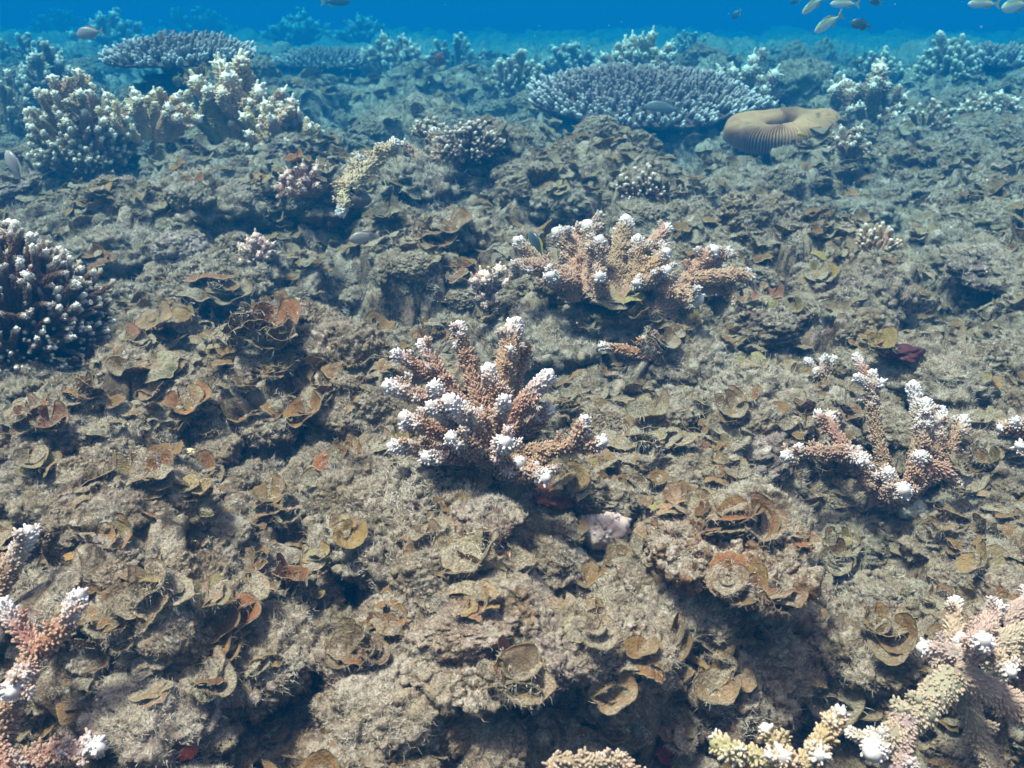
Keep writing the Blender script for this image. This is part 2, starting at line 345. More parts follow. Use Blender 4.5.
# ================================================================== FRILLED BROWN ALGAE (shelf blades)
def blade_geo(seed, nr=13, na=44, hair=110):
    rng = np.random.default_rng(seed); off = rng.random(3) * 40; cupped = seed % 2 == 0
    span = R(rng.uniform(290, 370)) if cupped else R(rng.uniform(190, 250)); r = np.linspace(.05, 1, nr)[:, None]; th = np.linspace(-span / 2, span / 2, na)[None, :]
    k = rng.integers(3, 6); ph = rng.random() * 6
    A = np.stack([np.cos(th) * 1.1 + 0 * r, np.sin(th) * 1.1 + 0 * r, .25 * th + 0 * r], -1).reshape(-1, 3) + off
    n1 = perlin(A).reshape(nr, na); n2 = perlin(A * 3.1).reshape(nr, na)
    if cupped:      # a rolled cup, its two ends overlapping
        rr = r * (1 + .15 * n1 + .07 * n2 + .14 * th / math.pi + .05 * np.sin(k * th + 1) * r)
        z = rng.uniform(.45, .8) * r ** rng.uniform(1.5, 2.4) * (1 + .35 * n1) + .13 * np.sin(k * th + ph) * r ** 3 + .05 * th / math.pi - .16 * np.maximum(0, r - .82) / .18 * rng.uniform(.3, 1.2)
    else:           # a shelf fan with a drooping scalloped rim
        rr = r * (1 + .12 * n1 + .06 * n2 + .05 * np.cos(k * 2 * th))
        z = .22 * np.sin(r * 2.0) - rng.uniform(.15, .5) * np.maximum(0, r - .55) ** 1.5 * 2 + .07 * np.sin(k * th + ph) * r ** 2.5 + .05 * n2 * r
    x = rr * np.cos(th); y = rr * np.sin(th)
    P = np.stack([x, y, z], -1).reshape(-1, 3)
    P[:, 2] += .05 * fbm(P * 3.0 + off, 3, .6); F = grid_faces(nr, na); n = len(P)
    Nn = normals(P, F); B = P - Nn * .03
    rim = []
    edge = [i * na for i in range(nr)] + [(nr - 1) * na + j for j in range(1, na)] + [i * na + na - 1 for i in range(nr - 2, -1, -1)]
    for a, b in zip(edge, edge[1:]): rim += [(a, a + n, b), (b, a + n, b + n)]
    F2 = np.concatenate([F, F[:, ::-1] + n, np.array(rim)])
    tip = np.repeat(r, na, 1).ravel()
    return P, B, F2, tip, Nn, rng
def blade_mesh(seed, hair=130):
    P, B, F2, tip, Nn, rng = blade_geo(seed)
    G = Geo(); G.add(np.concatenate([P, B]), F2, tip=np.concatenate([tip, tip]), m=0)
    if hair:
        i = rng.integers(0, len(P), hair); hv, hf = hairs(P[i] + rng.normal(size=(hair, 3)) * .03, Nn[i], (.4 + rng.random(hair)) * .26, .011, rng)
        G.add(hv, hf, m=1)
    return G.mesh('blade', [M_BLADE, M_FUZZ])
BLADES = [blade_mesh(300 + i, hair=(750 if i % 3 else 260)) for i in range(12)]
BROWNS = [((0.24, 0.13, 0.05), 'chestnut brown'), ((0.36, 0.22, 0.08), 'ochre brown'), ((0.14, 0.075, 0.035), 'dark brown'),
          ((0.38, 0.28, 0.15), 'pale tan'), ((0.30, 0.21, 0.10), 'olive brown'), ((0.25, 0.115, 0.05), 'rust brown')]
def alga_clump(loc, nor, size, nb, rnd, col, label, group=None, heading=None, tilt=(5, 50)):
    t = thing('frilled_alga', label, 'seaweed', loc, group)
    face = heading if heading is not None else math.atan2(nor.y - .55, nor.x) + rnd.gauss(0, .7)
    for k in range(nb):
        s = size * rnd.uniform(.6, 1.15); az = face + rnd.gauss(0, .75) if k else face; mi = rnd.randrange(12); tilt_ = tilt
        if mi % 2 == 0: az = -1.57 + rnd.gauss(0, .6); tilt_ = (-38, 2)
        q = Quaternion((0, 0, 1), az) @ Quaternion((0, 1, 0), -R(rnd.uniform(*tilt_))) @ Quaternion((1, 0, 0), R(rnd.gauss(0, 16)))
        oa = rnd.uniform(0, 6.28); orr = size * rnd.uniform(.2, 1.0); off = Vector((math.cos(oa) * orr, math.sin(oa) * orr, size * (.0 + .10 * k * rnd.uniform(.3, 1.2))))
        c = tuple(v * rnd.uniform(.8, 1.25) for v in col)
        link('blade', BLADES[mi], t, off, c, q, (s, s, s * rnd.uniform(.8, 1.3)))
    return t
# ================================================================== CORALS
def frames(path):
    T = np.gradient(path, axis=0); T /= np.linalg.norm(T, axis=1)[:, None] + 1e-12
    a = np.array([0, 0, 1.0]) if abs(T[0][2]) < .9 else np.array([1.0, 0, 0]); U = []
    u = np.cross(T[0], a); u /= np.linalg.norm(u)
    for t in T:
        u = u - t * u.dot(t); u /= np.linalg.norm(u) + 1e-12; U.append(u)
    U = np.array(U); return T, U, np.cross(T, U)
def tube(G, path, rad, sides=10, tip=0.0, nub=0.0, m=0, cap=True, noise=0.0, seed=0):
    path = np.asarray(path, float); rad = np.asarray(rad, float) * np.ones(len(path)); tip = np.asarray(tip) * np.ones(len(path))
    T, U, W = frames(path)
    if cap:
        e = T[-1] * rad[-1]
        path = np.concatenate([path, [path[-1] + e * .45, path[-1] + e * .8]]); rad = np.concatenate([rad, [rad[-1] * .8, rad[-1] * .35]])
        T = np.concatenate([T, T[-1:], T[-1:]]); U = np.concatenate([U, U[-1:], U[-1:]]); W = np.concatenate([W, W[-1:], W[-1:]])
        tip = np.concatenate([tip, tip[-1:], tip[-1:]])
    a = np.linspace(0, 2 * math.pi, sides, endpoint=False)
    V = path[:, None, :] + rad[:, None, None] * (np.cos(a)[None, :, None] * U[:, None, :] + np.sin(a)[None, :, None] * W[:, None, :])
    n = len(path); V = V.reshape(-1, 3)
    if noise:
        c = np.repeat(path, sides, 0); V = c + (V - c) * (1 + noise * perlin(V / rad.max() * .8 + seed))[:, None]
    F = grid_faces(n, sides, True); tt = np.repeat(tip, sides)
    if cap:
        V = np.concatenate([V, [path[-1] + T[-1] * rad[-1] * .5]]); k = n * sides; b = (n - 1) * sides
        F = np.concatenate([F, [(b + j, b + (j + 1) % sides, k) for j in range(sides)]]); tt = np.concatenate([tt, tip[-1:]])
    G.add(V, F, tip=tt, nub=nub, m=m)
def corallites(G, path, rad, size, rng, tip=0.0, dens=1.45, lean=.7, m=0, sides=5, skip=0.0):
    """little tubular cups that stand out from a branch, leaning to its tip"""
    path = np.asarray(path, float); rad = np.asarray(rad, float) * np.ones(len(path)); tip = np.asarray(tip) * np.ones(len(path))
    L = np.concatenate([[0], np.cumsum(np.linalg.norm(np.diff(path, axis=0), axis=1))]); T, U, W = frames(path)
    n = int(dens * L[-1] * 2 * math.pi * rad.mean() / (size * 1.55) ** 2)
    if n < 1: return
    s = (np.arange(n) + .5) / n; s = s[s > skip] * L[-1]; n = len(s); ang = np.arange(n) * 2.39996 + rng.normal(size=n) * .25
    ip = lambda A: np.stack([np.interp(s, L, A[:, k]) for k in range(3)], -1)
    p, t, u, w = ip(path), ip(T), ip(U), ip(W); r = np.interp(s, L, rad); tv = np.interp(s, L, tip)
    o = np.cos(ang)[:, None] * u + np.sin(ang)[:, None] * w; d = o * 1.0 + t * lean; d /= np.linalg.norm(d, axis=1)[:, None]
    b0 = p + o * (r * .93)[:, None]; sz = size * (.55 + .75 * rng.random(n) ** 1.3); ln = sz * (.95 + .7 * rng.random(n))
    e1 = np.cross(d, t + .01); e1 /= np.linalg.norm(e1, axis=1)[:, None] + 1e-9; e2 = np.cross(d, e1)
    a = np.linspace(0, 2 * math.pi, sides, endpoint=False)
    circ = np.cos(a)[None, :, None] * e1[:, None, :] + np.sin(a)[None, :, None] * e2[:, None, :]
    V0 = b0[:, None] + circ * (sz * .56)[:, None, None]; V1 = b0[:, None] + d[:, None] * ln[:, None, None] + circ * (sz * .40)[:, None, None]
    V2 = (b0 + d * (ln + sz * .28)[:, None])[:, None]
    V = np.concatenate([V0, V1, V2], 1); kk = 2 * sides + 1; F = []
    for j in range(sides):
        j2 = (j + 1) % sides; F += [(j, j2, sides + j2), (j, sides + j2, sides + j), (sides + j, sides + j2, 2 * sides)]
    F = (np.arange(n)[:, None, None] * kk + np.array(F)[None]).reshape(-1, 3)
    nb = np.tile(np.concatenate([np.full(sides, .15), np.full(sides + 1, 1.0)]), n)
    G.add(V.reshape(-1, 3), F, tip=np.repeat(np.clip(tv * 1.0, 0, 1), kk), nub=nb, m=m)
def wiggle(a, b, n, rng, bend=.10, side=None):
    a = np.array(a, float); b = np.array(b, float); t = np.linspace(0, 1, n)[:, None]; L = np.linalg.norm(b - a)
    c = rng.normal(size=3) * bend * L if side is None else np.array(side)
    return a + (b - a) * t + c * np.sin(math.pi * t) + rng.normal(size=(n, 3)) * L * .006
def smooth(x): x = np.clip(x, 0, 1); return x * x * (3 - 2 * x)
def stub_cluster(G, p, d, n, length, rad, rng, spread=.75, tip=1.0, nubs=True):
    """short new branchlets bunched at a branch end"""
    for k in range(n):
        dd = d + rng.normal(size=3) * spread * (k > 0); dd /= np.linalg.norm(dd); L = length * rng.uniform(.65, 1.15)
        base = p - d * length * rng.uniform(-.2, 1.3) * (k > 0); path = wiggle(base, base + dd * L, 5, rng, .06)
        rr = rad * np.linspace(1.15, .6, 5); tp = tip * np.linspace(.35, 1, 5) ** .8
        tube(G, path, rr, 7, tip=tp)
        if nubs: corallites(G, path, rr, rad * .42, rng, tip=tp, dens=.7, skip=.1)
def hero_coral(name, label, cat, root_px, root_lift, branches, color, nub, group=None, kbase=.02, seed=1, depth=None):
    """branches: (start px, tip px, radius px, depth offset start, depth offset tip, white length 0..1, number of tip stubs)"""
    rng = np.random.default_rng(seed)
    loc, nor = hit_px(*root_px); d0 = depth if depth else (loc - Vector((0, 0, H))).dot(FW)
    org = at(root_px[0], root_px[1], d0); t = thing(name, label, cat, org, group); s = d0 / FPX
    for i, (sx, sy, tx, ty, rp, ds, dt, wl, ns) in enumerate(branches):
        a = np.array((at(sx, sy, d0 + ds) - org)[:]); b = np.array((at(tx, ty, d0 + dt) - org)[:]); L = np.linalg.norm(b - a); r = rp * s * .66
        n = max(8, int(L / (r * .45))); path = wiggle(a, b, n, rng, .05); u = np.linspace(0, 1, n)
        rad = r * (1.15 - .42 * u ** 1.3) * (1 + .05 * rng.normal(size=n)); wl = wl * 1.2; tp = smooth((u - (1 - wl)) / max(wl, .01) * .75) if wl > 0 else 0 * u
        G = Geo(); tube(G, path, rad, 12, tip=tp * .9, noise=.04, seed=seed + i); corallites(G, path, rad, nub, rng, tip=np.clip(tp * 1.25, 0, 1), skip=.0)
        if rp >= 7 and L > 3.5 * r:
            for q_ in range(int(min(13, L / r * .8))):
                uu = rng.uniform(.30, .93); j = int(uu * (n - 1)); d = rng.normal(size=3); tdir = (b - a) / L; d -= tdir * d.dot(tdir); d /= np.linalg.norm(d); d = d + tdir * rng.uniform(.4, 1.1); d[2] += .25; d /= np.linalg.norm(d)
                ll = r * rng.uniform(1.5, 2.5); pp = np.stack([path[j] + d * ll * k_ for k_ in (0, .35, .7, 1)]); r2 = r * rng.uniform(.30, .42); wt = rng.uniform(.1, .9) if uu > .62 else 0
                tube(G, pp, r2 * np.array([1.1, 1, .9, .75]), 8, tip=np.array([0, 0, .35, .9]) * wt); corallites(G, pp, r2, nub * .9, rng, tip=np.array([0, 0, .4, .9]) * wt)
        c = tuple(v * rng.uniform(.88, 1.12) for v in color)
        bo = link('branch', G.mesh('branch', M_CORAL), t, (0, 0, 0), c)
        if ns:
            T = (path[-1] - path[-3]); T /= np.linalg.norm(T); G2 = Geo()
            stub_cluster(G2, path[-1] - T * r * .8, T, int(ns * 1.1) + 1, r * 1.25, r * .19, rng, .8, nubs=False)
            link('growing_tip', G2.mesh('growing_tip', M_CORAL_WHITE), bo, (0, 0, 0), c)
    if kbase:
        V, F = ICO2; V = V * (1 + .25 * fbm(V * 1.5 + seed, 2))[:, None] * np.array([1, 1, .6]) * kbase
        G = Geo(); G.add(V, F); link('holdfast', G.mesh('holdfast', M_CORAL), t, (0, .02, -kbase * .7), (.15, .115, .085))
    return t
# shared branches for colonies seen from farther away: unit length along +Z
def colony_branch(seed, fat, kids, nub, knob=False, tipw=.16, stubs=3, mat=None):
    rng = np.random.default_rng(seed); G = Geo(); n = 10; path = wiggle((0, 0, 0), (0, 0, 1), n, rng, .05); u = np.linspace(0, 1, n)
    rad = fat * (1.15 - .35 * u); tp = smooth((u - (1 - tipw)) / tipw)
    tube(G, path, rad, 8, tip=tp, noise=.15, seed=seed); corallites(G, path, rad, nub, rng, tip=np.clip(tp * 1.2, 0, 1), sides=4, skip=.15)
    for k in range(kids):
        h = rng.uniform(.4, .85); p0 = path[int(h * (n - 1))]; d = rng.normal(size=3); d[2] = abs(d[2]) + 1.0; d /= np.linalg.norm(d); L = rng.uniform(.22, .45) * (1.25 - h)/.6
        pp = wiggle(p0, p0 + d * L, 6, rng, .05); rr = fat * .72 * np.linspace(1, .7, 6); t2 = smooth((np.linspace(0, 1, 6) - .78) / .3) * .7
        tube(G, pp, rr, 7, tip=t2, noise=.1, seed=seed + k); corallites(G, pp, rr, nub, rng, tip=t2, sides=4)
    if stubs: stub_cluster(G, path[-1], np.array([0, 0, 1.0]), stubs, fat * 1.5, fat * .34, rng, .6, nubs=False)
    return G.mesh('branch', mat or M_COLONY)
BR_STAG = [colony_branch(500 + i, .085, 3, .026, tipw=.12) for i in range(6)]          # open, thick branched
BR_BUSH = [colony_branch(520 + i, .045, 3, .020, stubs=0, tipw=.08) for i in range(6)]   # bushy
BR_DARK = [colony_branch(530 + i, .031, 2, .011, stubs=0, tipw=.09, mat=M_DARKC) for i in range(6)]
BR_FING = [colony_branch(540 + i, .14, 2, .045, stubs=3, tipw=.08, mat=M_FINGER) for i in range(5)]    # stubby fingers
def colony(name, label, cat, px, py, w_px, h_px, n, kind, color, seed, spread=70, group=None, depth=None, jit=.18, bottom=0, hollow=0.0, tiltx=0.0, loc=None):
    """a colony of n branches fanned from one root; w_px by h_px is its size in the photograph, (px, py) the middle of its foot"""
    rng = np.random.default_rng(seed); rnd = random.Random(seed)
    if loc is None:
        loc, nor = hit_px(px, py)
        if depth: loc = at(px, py, depth)
    s = 1 / pxm(loc); w, h = w_px * s, h_px * s
    t = thing(name, label, cat, loc - Vector((0, 0, .15 * h)), group); rr = w / 2
    for k in range(n):
        f = ((k + .5) / n) ** .5; az = k * 2.39996 + rng.normal() * jit; el = f * R(spread) + rng.normal() * jit * .35
        d = Vector((math.sin(el) * math.cos(az), math.sin(el) * math.sin(az), math.cos(el)))
        # an ellipsoid envelope: how far the branch reaches in its direction
        reach = 1 / math.sqrt((d.x ** 2 + d.y ** 2) / rr ** 2 + d.z ** 2 / (h * 1.15) ** 2) * rng.uniform(.82, 1.05)
        st = Vector((math.cos(az), math.sin(az), 0)) * rr * .35 * f; st.z = bottom
        e = d * reach; v = e - st; L = v.length
        q = Vector((0, 0, 1)).rotation_difference(v.normalized()) @ Quaternion((0, 0, 1), rnd.uniform(0, 6.28))
        c = tuple(x * rng.uniform(.85, 1.15) for x in color); tk = rng.uniform(.85, 1.15) * (1.25 if n < 20 else 1)
        link('branch', rnd.choice(kind), t, st, c, q, (L * tk, L * tk, L))
    return t
def bunch_core(t, r, zs, color, name='core', seed=0):
    V, F = ICO3; V = V * (1 + .2 * fbm(V * 2 + seed, 2))[:, None] * np.array([r, r, r * zs]); G = Geo(); G.add(V, F)
    link(name, G.mesh(name, M_CORAL), t, (0, 0, 0), color)
# ================================================================== TABLE CORAL
def table_coral(label, px, py, w_px, depth_ratio, height, n, color, seed, tilt=6, loc=None, blh=.045, group=None):
    rng = np.random.default_rng(seed); loc = loc or hit_px(px, py)[0]; s = 1 / pxm(loc); a = w_px * s / 2; b = a * depth_ratio
    t = thing('table_coral', label, 'coral', loc, group); t.rotation_euler = (R(tilt), 0, 0)
    th = np.linspace(0, 2 * math.pi, 96, endpoint=False); P = np.stack([np.cos(th) * 1.3, np.sin(th) * 1.3, 0 * th + seed], -1)
    edge = 1 + .13 * perlin(P * 1.5) + .08 * perlin(P * 5) ; nr = 14; r = np.linspace(0.02, 1, nr)[:, None]
    X = a * r * edge * np.cos(th); Y = b * r * edge * np.sin(th); Z = height + .06 * a * (1 - r ** 2) * 2.2 + 0 * X + .01 * a * perlin(np.stack([X.ravel() / a * 4, Y.ravel() / a * 4, 0 * X.ravel()], -1)).reshape(X.shape)
    top = np.stack([X, Y, Z], -1).reshape(-1, 3)
    Zb = Z - .035 * a - .30 * height * (1 - r) ** 1.5 + .006 * a * np.sin(30 * th)[None, :] * r
    bot = np.stack([X * .97, Y * .97, Zb], -1).reshape(-1, 3); F = grid_faces(nr, 96, True); k = nr * 96; e = (nr - 1) * 96
    rim = []
    for j in range(96): j2 = (j + 1) % 96; rim += [(e + j, e + j + k, e + j2), (e + j2, e + j + k, e + j2 + k)]
    G = Geo(); G.add(np.concatenate([top, bot]), np.concatenate([F, F[:, ::-1] + k, rim])); link('plate', G.mesh('plate', M_TABLE), t, (0, 0, 0), tuple(v * .55 for v in color))
    G = Geo(); tube(G, [(0, 0, -.4), (0, 0, height * .3), (0, 0, height * .7)], [a * .28, a * .18, a * .3], 16, noise=.2, cap=False); link('stalk', G.mesh('stalk', M_TABLE), t, (0, 0, 0), tuple(v * .5 for v in color))
    G = Geo()
    for i in range(n):
        f = math.sqrt((i + .5) / n); az = i * 2.39996 + rng.normal() * .1; ee = np.interp(az % (2 * math.pi), th, edge)
        x = a * f * ee * math.cos(az); y = b * f * ee * math.sin(az); z = height + .132 * a * (1 - f * f)
        out = np.array([math.cos(az), math.sin(az), 0]) * (.15 + .9 * f ** 3); d = out + np.array([0, 0, 1]) + rng.normal(size=3) * .16; d /= np.linalg.norm(d)
        L = blh * rng.uniform(.6, 1.3) * (1 + .5 * float(perlin(np.array([[x / a * 2.6, y / a * 2.6, seed * 1.3]]))[0])); p = np.array([x, y, z - .006]); path = np.stack([p, p + d * L * .5, p + d * L]); rd = blh * .17
        wt = (.55 + .45 * f ** 2)
        tube(G, path, [rd * 1.2, rd, rd * .8], 6, tip=[0, .08, (.18 + .75 * f ** 4)], seed=i)
        for m in range(3):
            q = rng.normal(size=3) * .6 + d; q /= np.linalg.norm(q); p1 = p + d * L * rng.uniform(.35, .8); tube(G, np.stack([p1, p1 + q * L * .3]), [rd * .6, rd * .45], 4, tip=[.0, (.1 + .7 * f ** 4)])
    o = link('branchlets', G.mesh('branchlets', M_TABLE), t, (0, 0, 0), color); o['kind'] = 'stuff'
    return t
# ================================================================== BRAIN CORAL with a round opening
def brain_coral(px, py, w_px):
    loc, nor = hit_px(px, py); s = 1 / pxm(loc); R0 = w_px * s / 2; Hh = R0 * .34
    t = thing('brain_coral', 'tan doughnut shaped brain coral with fine ridges and a round dark opening on top', 'coral', loc + Vector((0, 0, .075)))
    nph, nt = 640, 70; ph = np.linspace(0, 2 * math.pi, nph, endpoint=False)[None, :]; u = np.linspace(0, 1, nt)[:, None]
    # profile from the foot over the shoulder to the opening and down into it
    ang = u * R(300) - R(60); cr = .37; pr = .61 + .39 * np.sign(np.cos(ang)) * np.abs(np.cos(ang)) ** .6; pz = .45 + .55 * np.sign(np.sin(ang)) * np.abs(np.sin(ang)) ** .6
    X = (R0 * pr) * np.cos(ph); Y = (R0 * .66 * pr) * np.sin(ph); Z = Hh * pz + 0 * X
    P = np.stack([X, Y, Z], -1).reshape(-1, 3)
    P[:, 2] -= np.repeat(np.clip((u - .79) / .21, 0, 1), nph, 1).ravel() * Hh * 1.6
    lowf = fbm(P * 5, 2).reshape(nt, nph); Q = np.stack([P[:, 0] * 16, P[:, 1] * 16, P[:, 2] * 5], -1); wv = perlin(Q).reshape(nt, nph)
    groove = np.sin(ph * 120 + wv * 4.5 + 2 * lowf); disp = .009 * (1 + .8 * lowf) * R0 / .25 * np.sign(groove) * np.abs(groove) ** .6 + .022 * lowf
    N = normals(P, grid_faces(nt, nph, True)); P = P + N * disp.reshape(-1, 1)
    G = Geo(); G.add(P, grid_faces(nt, nph, True), nub=np.clip(groove.ravel() * .5 + .5, 0, 1)); link('ridged_body', G.mesh('ridged_body', coral_material('brain', nubcol=(.50, .28, .15), nubf=.9)), t, (0, 0, 0), (.30, .14, .065))
    t.rotation_euler = (R(16), R(-2), 0)
    return t
# ================================================================== FISH
def fish(label, px, py, depth, L_px, heading, pitch, mat, deep=.30, finc=(.5, .45, .2), group=None, name='fish', loc=None, roll=0):
    loc = loc or at(px, py, depth); L = L_px / pxm(loc)
    t = thing(name, label, 'fish', loc, group); t.rotation_euler = (R(roll), -R(pitch), R(heading)); t.scale = (L,) * 3
    n = 16; u = np.linspace(0, 1, n); hgt_ = deep * (np.sin(math.pi * u ** .75) ** .8 * .5 * (1 - .0 * u)) ; hgt_ = np.maximum(hgt_, .03 * (u > .05)); hgt_[0] = .012
    x = .5 - u * .82; sides = 14; a = np.linspace(0, 2 * math.pi, sides, endpoint=False)
    V = np.stack([np.repeat(x[:, None], sides, 1), hgt_[:, None] * .42 * np.cos(a)[None], hgt_[:, None] * np.sin(a)[None] + (.02 * np.sin(u * 3))[:, None]], -1).reshape(-1, 3)
    F = grid_faces(n, sides, True); V = np.concatenate([V, [[.505, 0, 0], [-.325, 0, 0]]]); k = n * sides
    F = np.concatenate([F, [(j, k, (j + 1) % sides) for j in range(sides)], [((n - 1) * sides + j, (n - 1) * sides + (j + 1) % sides, k + 1) for j in range(sides)]])
    link('body', mesh_np('body', V, F, mat), t)
    def fin(nm, pts, th=.008, off=(0, 0, 0), rot=None):
        P = np.array(pts, float); m = len(P); V = np.concatenate([P + [0, th, 0], P - [0, th, 0]])
        F = [(0, i, i + 1) for i in range(1, m - 1)] + [(m, m + i + 1, m + i) for i in range(1, m - 1)]
        for i in range(m): j = (i + 1) % m; F += [(i, i + m, j), (j, i + m, j + m)]
        return link(nm, mesh_np(nm, V, F, M_FIN, smooth=False), t, off, finc, rot)
    fin('tail_fin', [(-.28, 0, 0), (-.34, 0, .035), (-.50, 0, .15), (-.46, 0, .04), (-.44, 0, 0), (-.46, 0, -.04), (-.50, 0, -.15), (-.34, 0, -.035)])
    m = deep * .47; fin('dorsal_fin', [(.05, 0, m * .8), (.20, 0, m * .93), (.12, 0, m * 1.35), (-.10, 0, m * 1.25), (-.25, 0, m * .62), (-.24, 0, m * .3)])
    fin('anal_fin', [(-.02, 0, -m * .8), (-.10, 0, -m * 1.2), (-.25, 0, -m * .6), (-.22, 0, -m * .2)])
    for sd in (1, -1):
        fin('pectoral_fin', [(.20, 0, -.01), (.08, 0, .03), (.04, 0, -.04), (.14, 0, -.06)], .004, (0, sd * deep * .19, 0), Quaternion((0, 0, 1), R(-22 * sd)))
        V, Fs = ICO2; link('eye', mesh_np('eye', V * .021, Fs, M_EYE), t, (.37, sd * deep * .105, .03), (.02, .02, .02))
    return t
# ################################################################## LAYOUT
def stand(name, mesh, label, cat, px, py, w_px, color, group=None, sink=.35, az=0.0, zs=1.0, child=None, ys=1.0, tiltx=0):
    loc, nor = hit_px(px, py); s = w_px / 2 / pxm(loc) / 1.15
    o = link(name, mesh, None, loc - Vector((0, 0, s * sink * .5)), color)
    o.rotation_euler = (R(tiltx), 0, R(az)); o.scale = (s, s * ys, s * zs); return tag(o, label, cat, group)
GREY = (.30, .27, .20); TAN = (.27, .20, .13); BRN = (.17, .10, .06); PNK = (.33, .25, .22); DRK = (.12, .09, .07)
HERO = [  # px, py, width px, mesh, colour, azimuth, z scale, label
    (408, 512, 185, 0, GREY, 20, 1.0, 'large round rock coated in grey green turf, left in front of the central coral'),
    (478, 625, 175, 1, GREY, 200, .8, 'pale turf covered ledge with lobed edge, directly below the central coral'),
    (862, 600, 235, 2, TAN, 100, .9, 'broad sloping rock with silt crust and dark overhang beside the thick coral at lower right'),
    (650, 424, 120, 1, GREY, 60, .8, 'silt dusted dome shaped rock touching the right side of the central coral'),
    (735, 545, 150, 2, (.30, .15, .06), 300, 1.0, 'rusty orange brown rock between the central coral and the lower right corner'),
    (210, 278, 120, 0, TAN, 70, .9, 'rock that roofs the small black cave left of centre'),
    (18, 470, 150, 2, (.14, .12, .14), 30, .7, 'dark purplish rock with pale rim at the left edge'),
    (850, 285, 110, 0, PNK, 10, 1.1, 'pinkish crusted rock up the slope behind the right branching coral'),
    (300, 725, 150, 0, TAN, 140, 1.0, 'furry tan rock in the lower left foreground beside the dark gap'),
    (690, 475, 130, 1, GREY, 150, .9, 'fuzzy grey rock to the right of the knobbly white rock')]
for a in HERO: stand('turf_rock', ROCK_HERO[a[3]], a[7], 'rock', a[0], a[1], a[2], a[4], az=a[5], zs=a[6])
MID = [(400, 205, 150, 3, BRN, 'brown ledge rock above the cave with the pale fish'), (455, 230, 90, 5, TAN, 'tan lumpy rock just right of the ledge above the cave'),
       (330, 205, 90, 1, BRN, 'brown rock under the yellow branching coral'), (150, 340, 100, 6, TAN, 'flat rock beneath the stacked pale plates'),
       (540, 340, 95, 2, GREY, 'small grey furry slab right behind the central coral'), (60, 430, 90, 4, PNK, 'pink flecked rock behind the left edge boulder'),
       (150, 500, 120, 5, TAN, 'low tan mound left of the glossy brown algae'), (250, 650, 140, 1, TAN, 'broad low rock in the lower left foreground'),
       (160, 700, 130, 6, PNK, 'pinkish grey rock right of the corner coral'), (390, 700, 130, 4, GREY, 'furry grey rock at the bottom, left of the hollow'),
       (690, 600, 120, 5, GREY, 'pale furry rock below the rusty rock'), (720, 690, 140, 3, BRN, 'brown rock at the bottom right of centre'),
       (950, 520, 110, 5, TAN, 'smooth silt covered rock right below the right branching coral'), (980, 440, 110, 6, TAN, 'flat tan rock behind the right branching coral'),
       (760, 400, 120, 2, GREY, 'grey ledge left of the right branching coral'), (700, 360, 110, 4, TAN, 'tan mound right below the second branching coral'),
       (860, 220, 70, 3, GREY, 'grey rock under the small pale coral on the right slope'), (950, 250, 120, 1, GREY, 'wide grey rock at the right edge slope'),
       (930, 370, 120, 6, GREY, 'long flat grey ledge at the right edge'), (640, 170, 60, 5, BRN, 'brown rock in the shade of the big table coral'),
       (740, 190, 80, 4, TAN, 'round tufted brown rock below the brain coral'), (292, 152, 60, 3, BRN, 'rock under the left branching thicket'),
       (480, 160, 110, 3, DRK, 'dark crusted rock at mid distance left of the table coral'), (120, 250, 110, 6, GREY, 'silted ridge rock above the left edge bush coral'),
       (200, 205, 120, 2, GREY, 'long silted rock on the ridge under the left thicket'), (560, 200, 70, 5, GREY, 'grey lump behind the second branching coral'),
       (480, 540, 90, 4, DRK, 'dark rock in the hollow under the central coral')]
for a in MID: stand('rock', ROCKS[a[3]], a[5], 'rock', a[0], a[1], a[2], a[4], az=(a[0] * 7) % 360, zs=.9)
refresh()
# scattered rubble between the named rocks
LAND = [(485, 420, 'central coral'), (610, 270, 'second branching coral'), (900, 450, 'right branching coral'), (970, 680, 'thick lower right coral'),
        (30, 640, 'lower left corner coral'), (40, 280, 'left edge bush coral'), (225, 110, 'left branching thicket'), (640, 95, 'big table coral'),
        (778, 140, 'brain coral'), (345, 250, 'cave with the pale fish'), (230, 335, 'small black cave'), (280, 500, 'glossy brown algae'), (400, 510, 'large round turf rock'),
        (600, 540, 'knobbly white rock'), (730, 550, 'rusty orange rock'), (860, 600, 'broad sloping rock'), (610, 680, 'ring shaped brown alga'), (870, 240, 'small pale right slope coral'),
        (520, 75, 'round bushy coral'), (290, 180, 'pink stubby coral'), (160, 335, 'stacked pale plates'), (850, 285, 'pinkish crusted rock'), (400, 700, 'furry grey bottom rock'),
        (860, 110, 'open armed white tipped coral'), (640, 180, 'purple bush coral'), (100, 60, 'far left slope'), (980, 150, 'far right slope'), (140, 540, 'low tan mound'), (180, 690, 'pinkish lower left rock'),
        (770, 420, 'grey ledge'), (980, 330, 'flat right edge ledge'), (690, 370, 'tan mound'), (440, 100, 'open water edge')]
def project(p):
    v = p - Vector((0, 0, H)); z = v.dot(FW)
    return 512 + FPX * v.x / z, 384 - FPX * v.dot(UPV) / z, z
used = {}
def where(p):
    px, py, z = project(p); lx, ly, nm = min(LAND, key=lambda l: ((l[0] - px) * .8) ** 2 + (l[1] - py) ** 2)
    dx, dy = px - lx, py - ly
    side = ('right of' if dx > 0 else 'left of') if abs(dx) > abs(dy) * 1.3 else ('in front of' if dy > 0 else 'behind')
    near = 'close ' if math.hypot(dx, dy) < 35 else ('' if math.hypot(dx, dy) < 70 else 'some way ')
    return near + side + ' the ' + nm
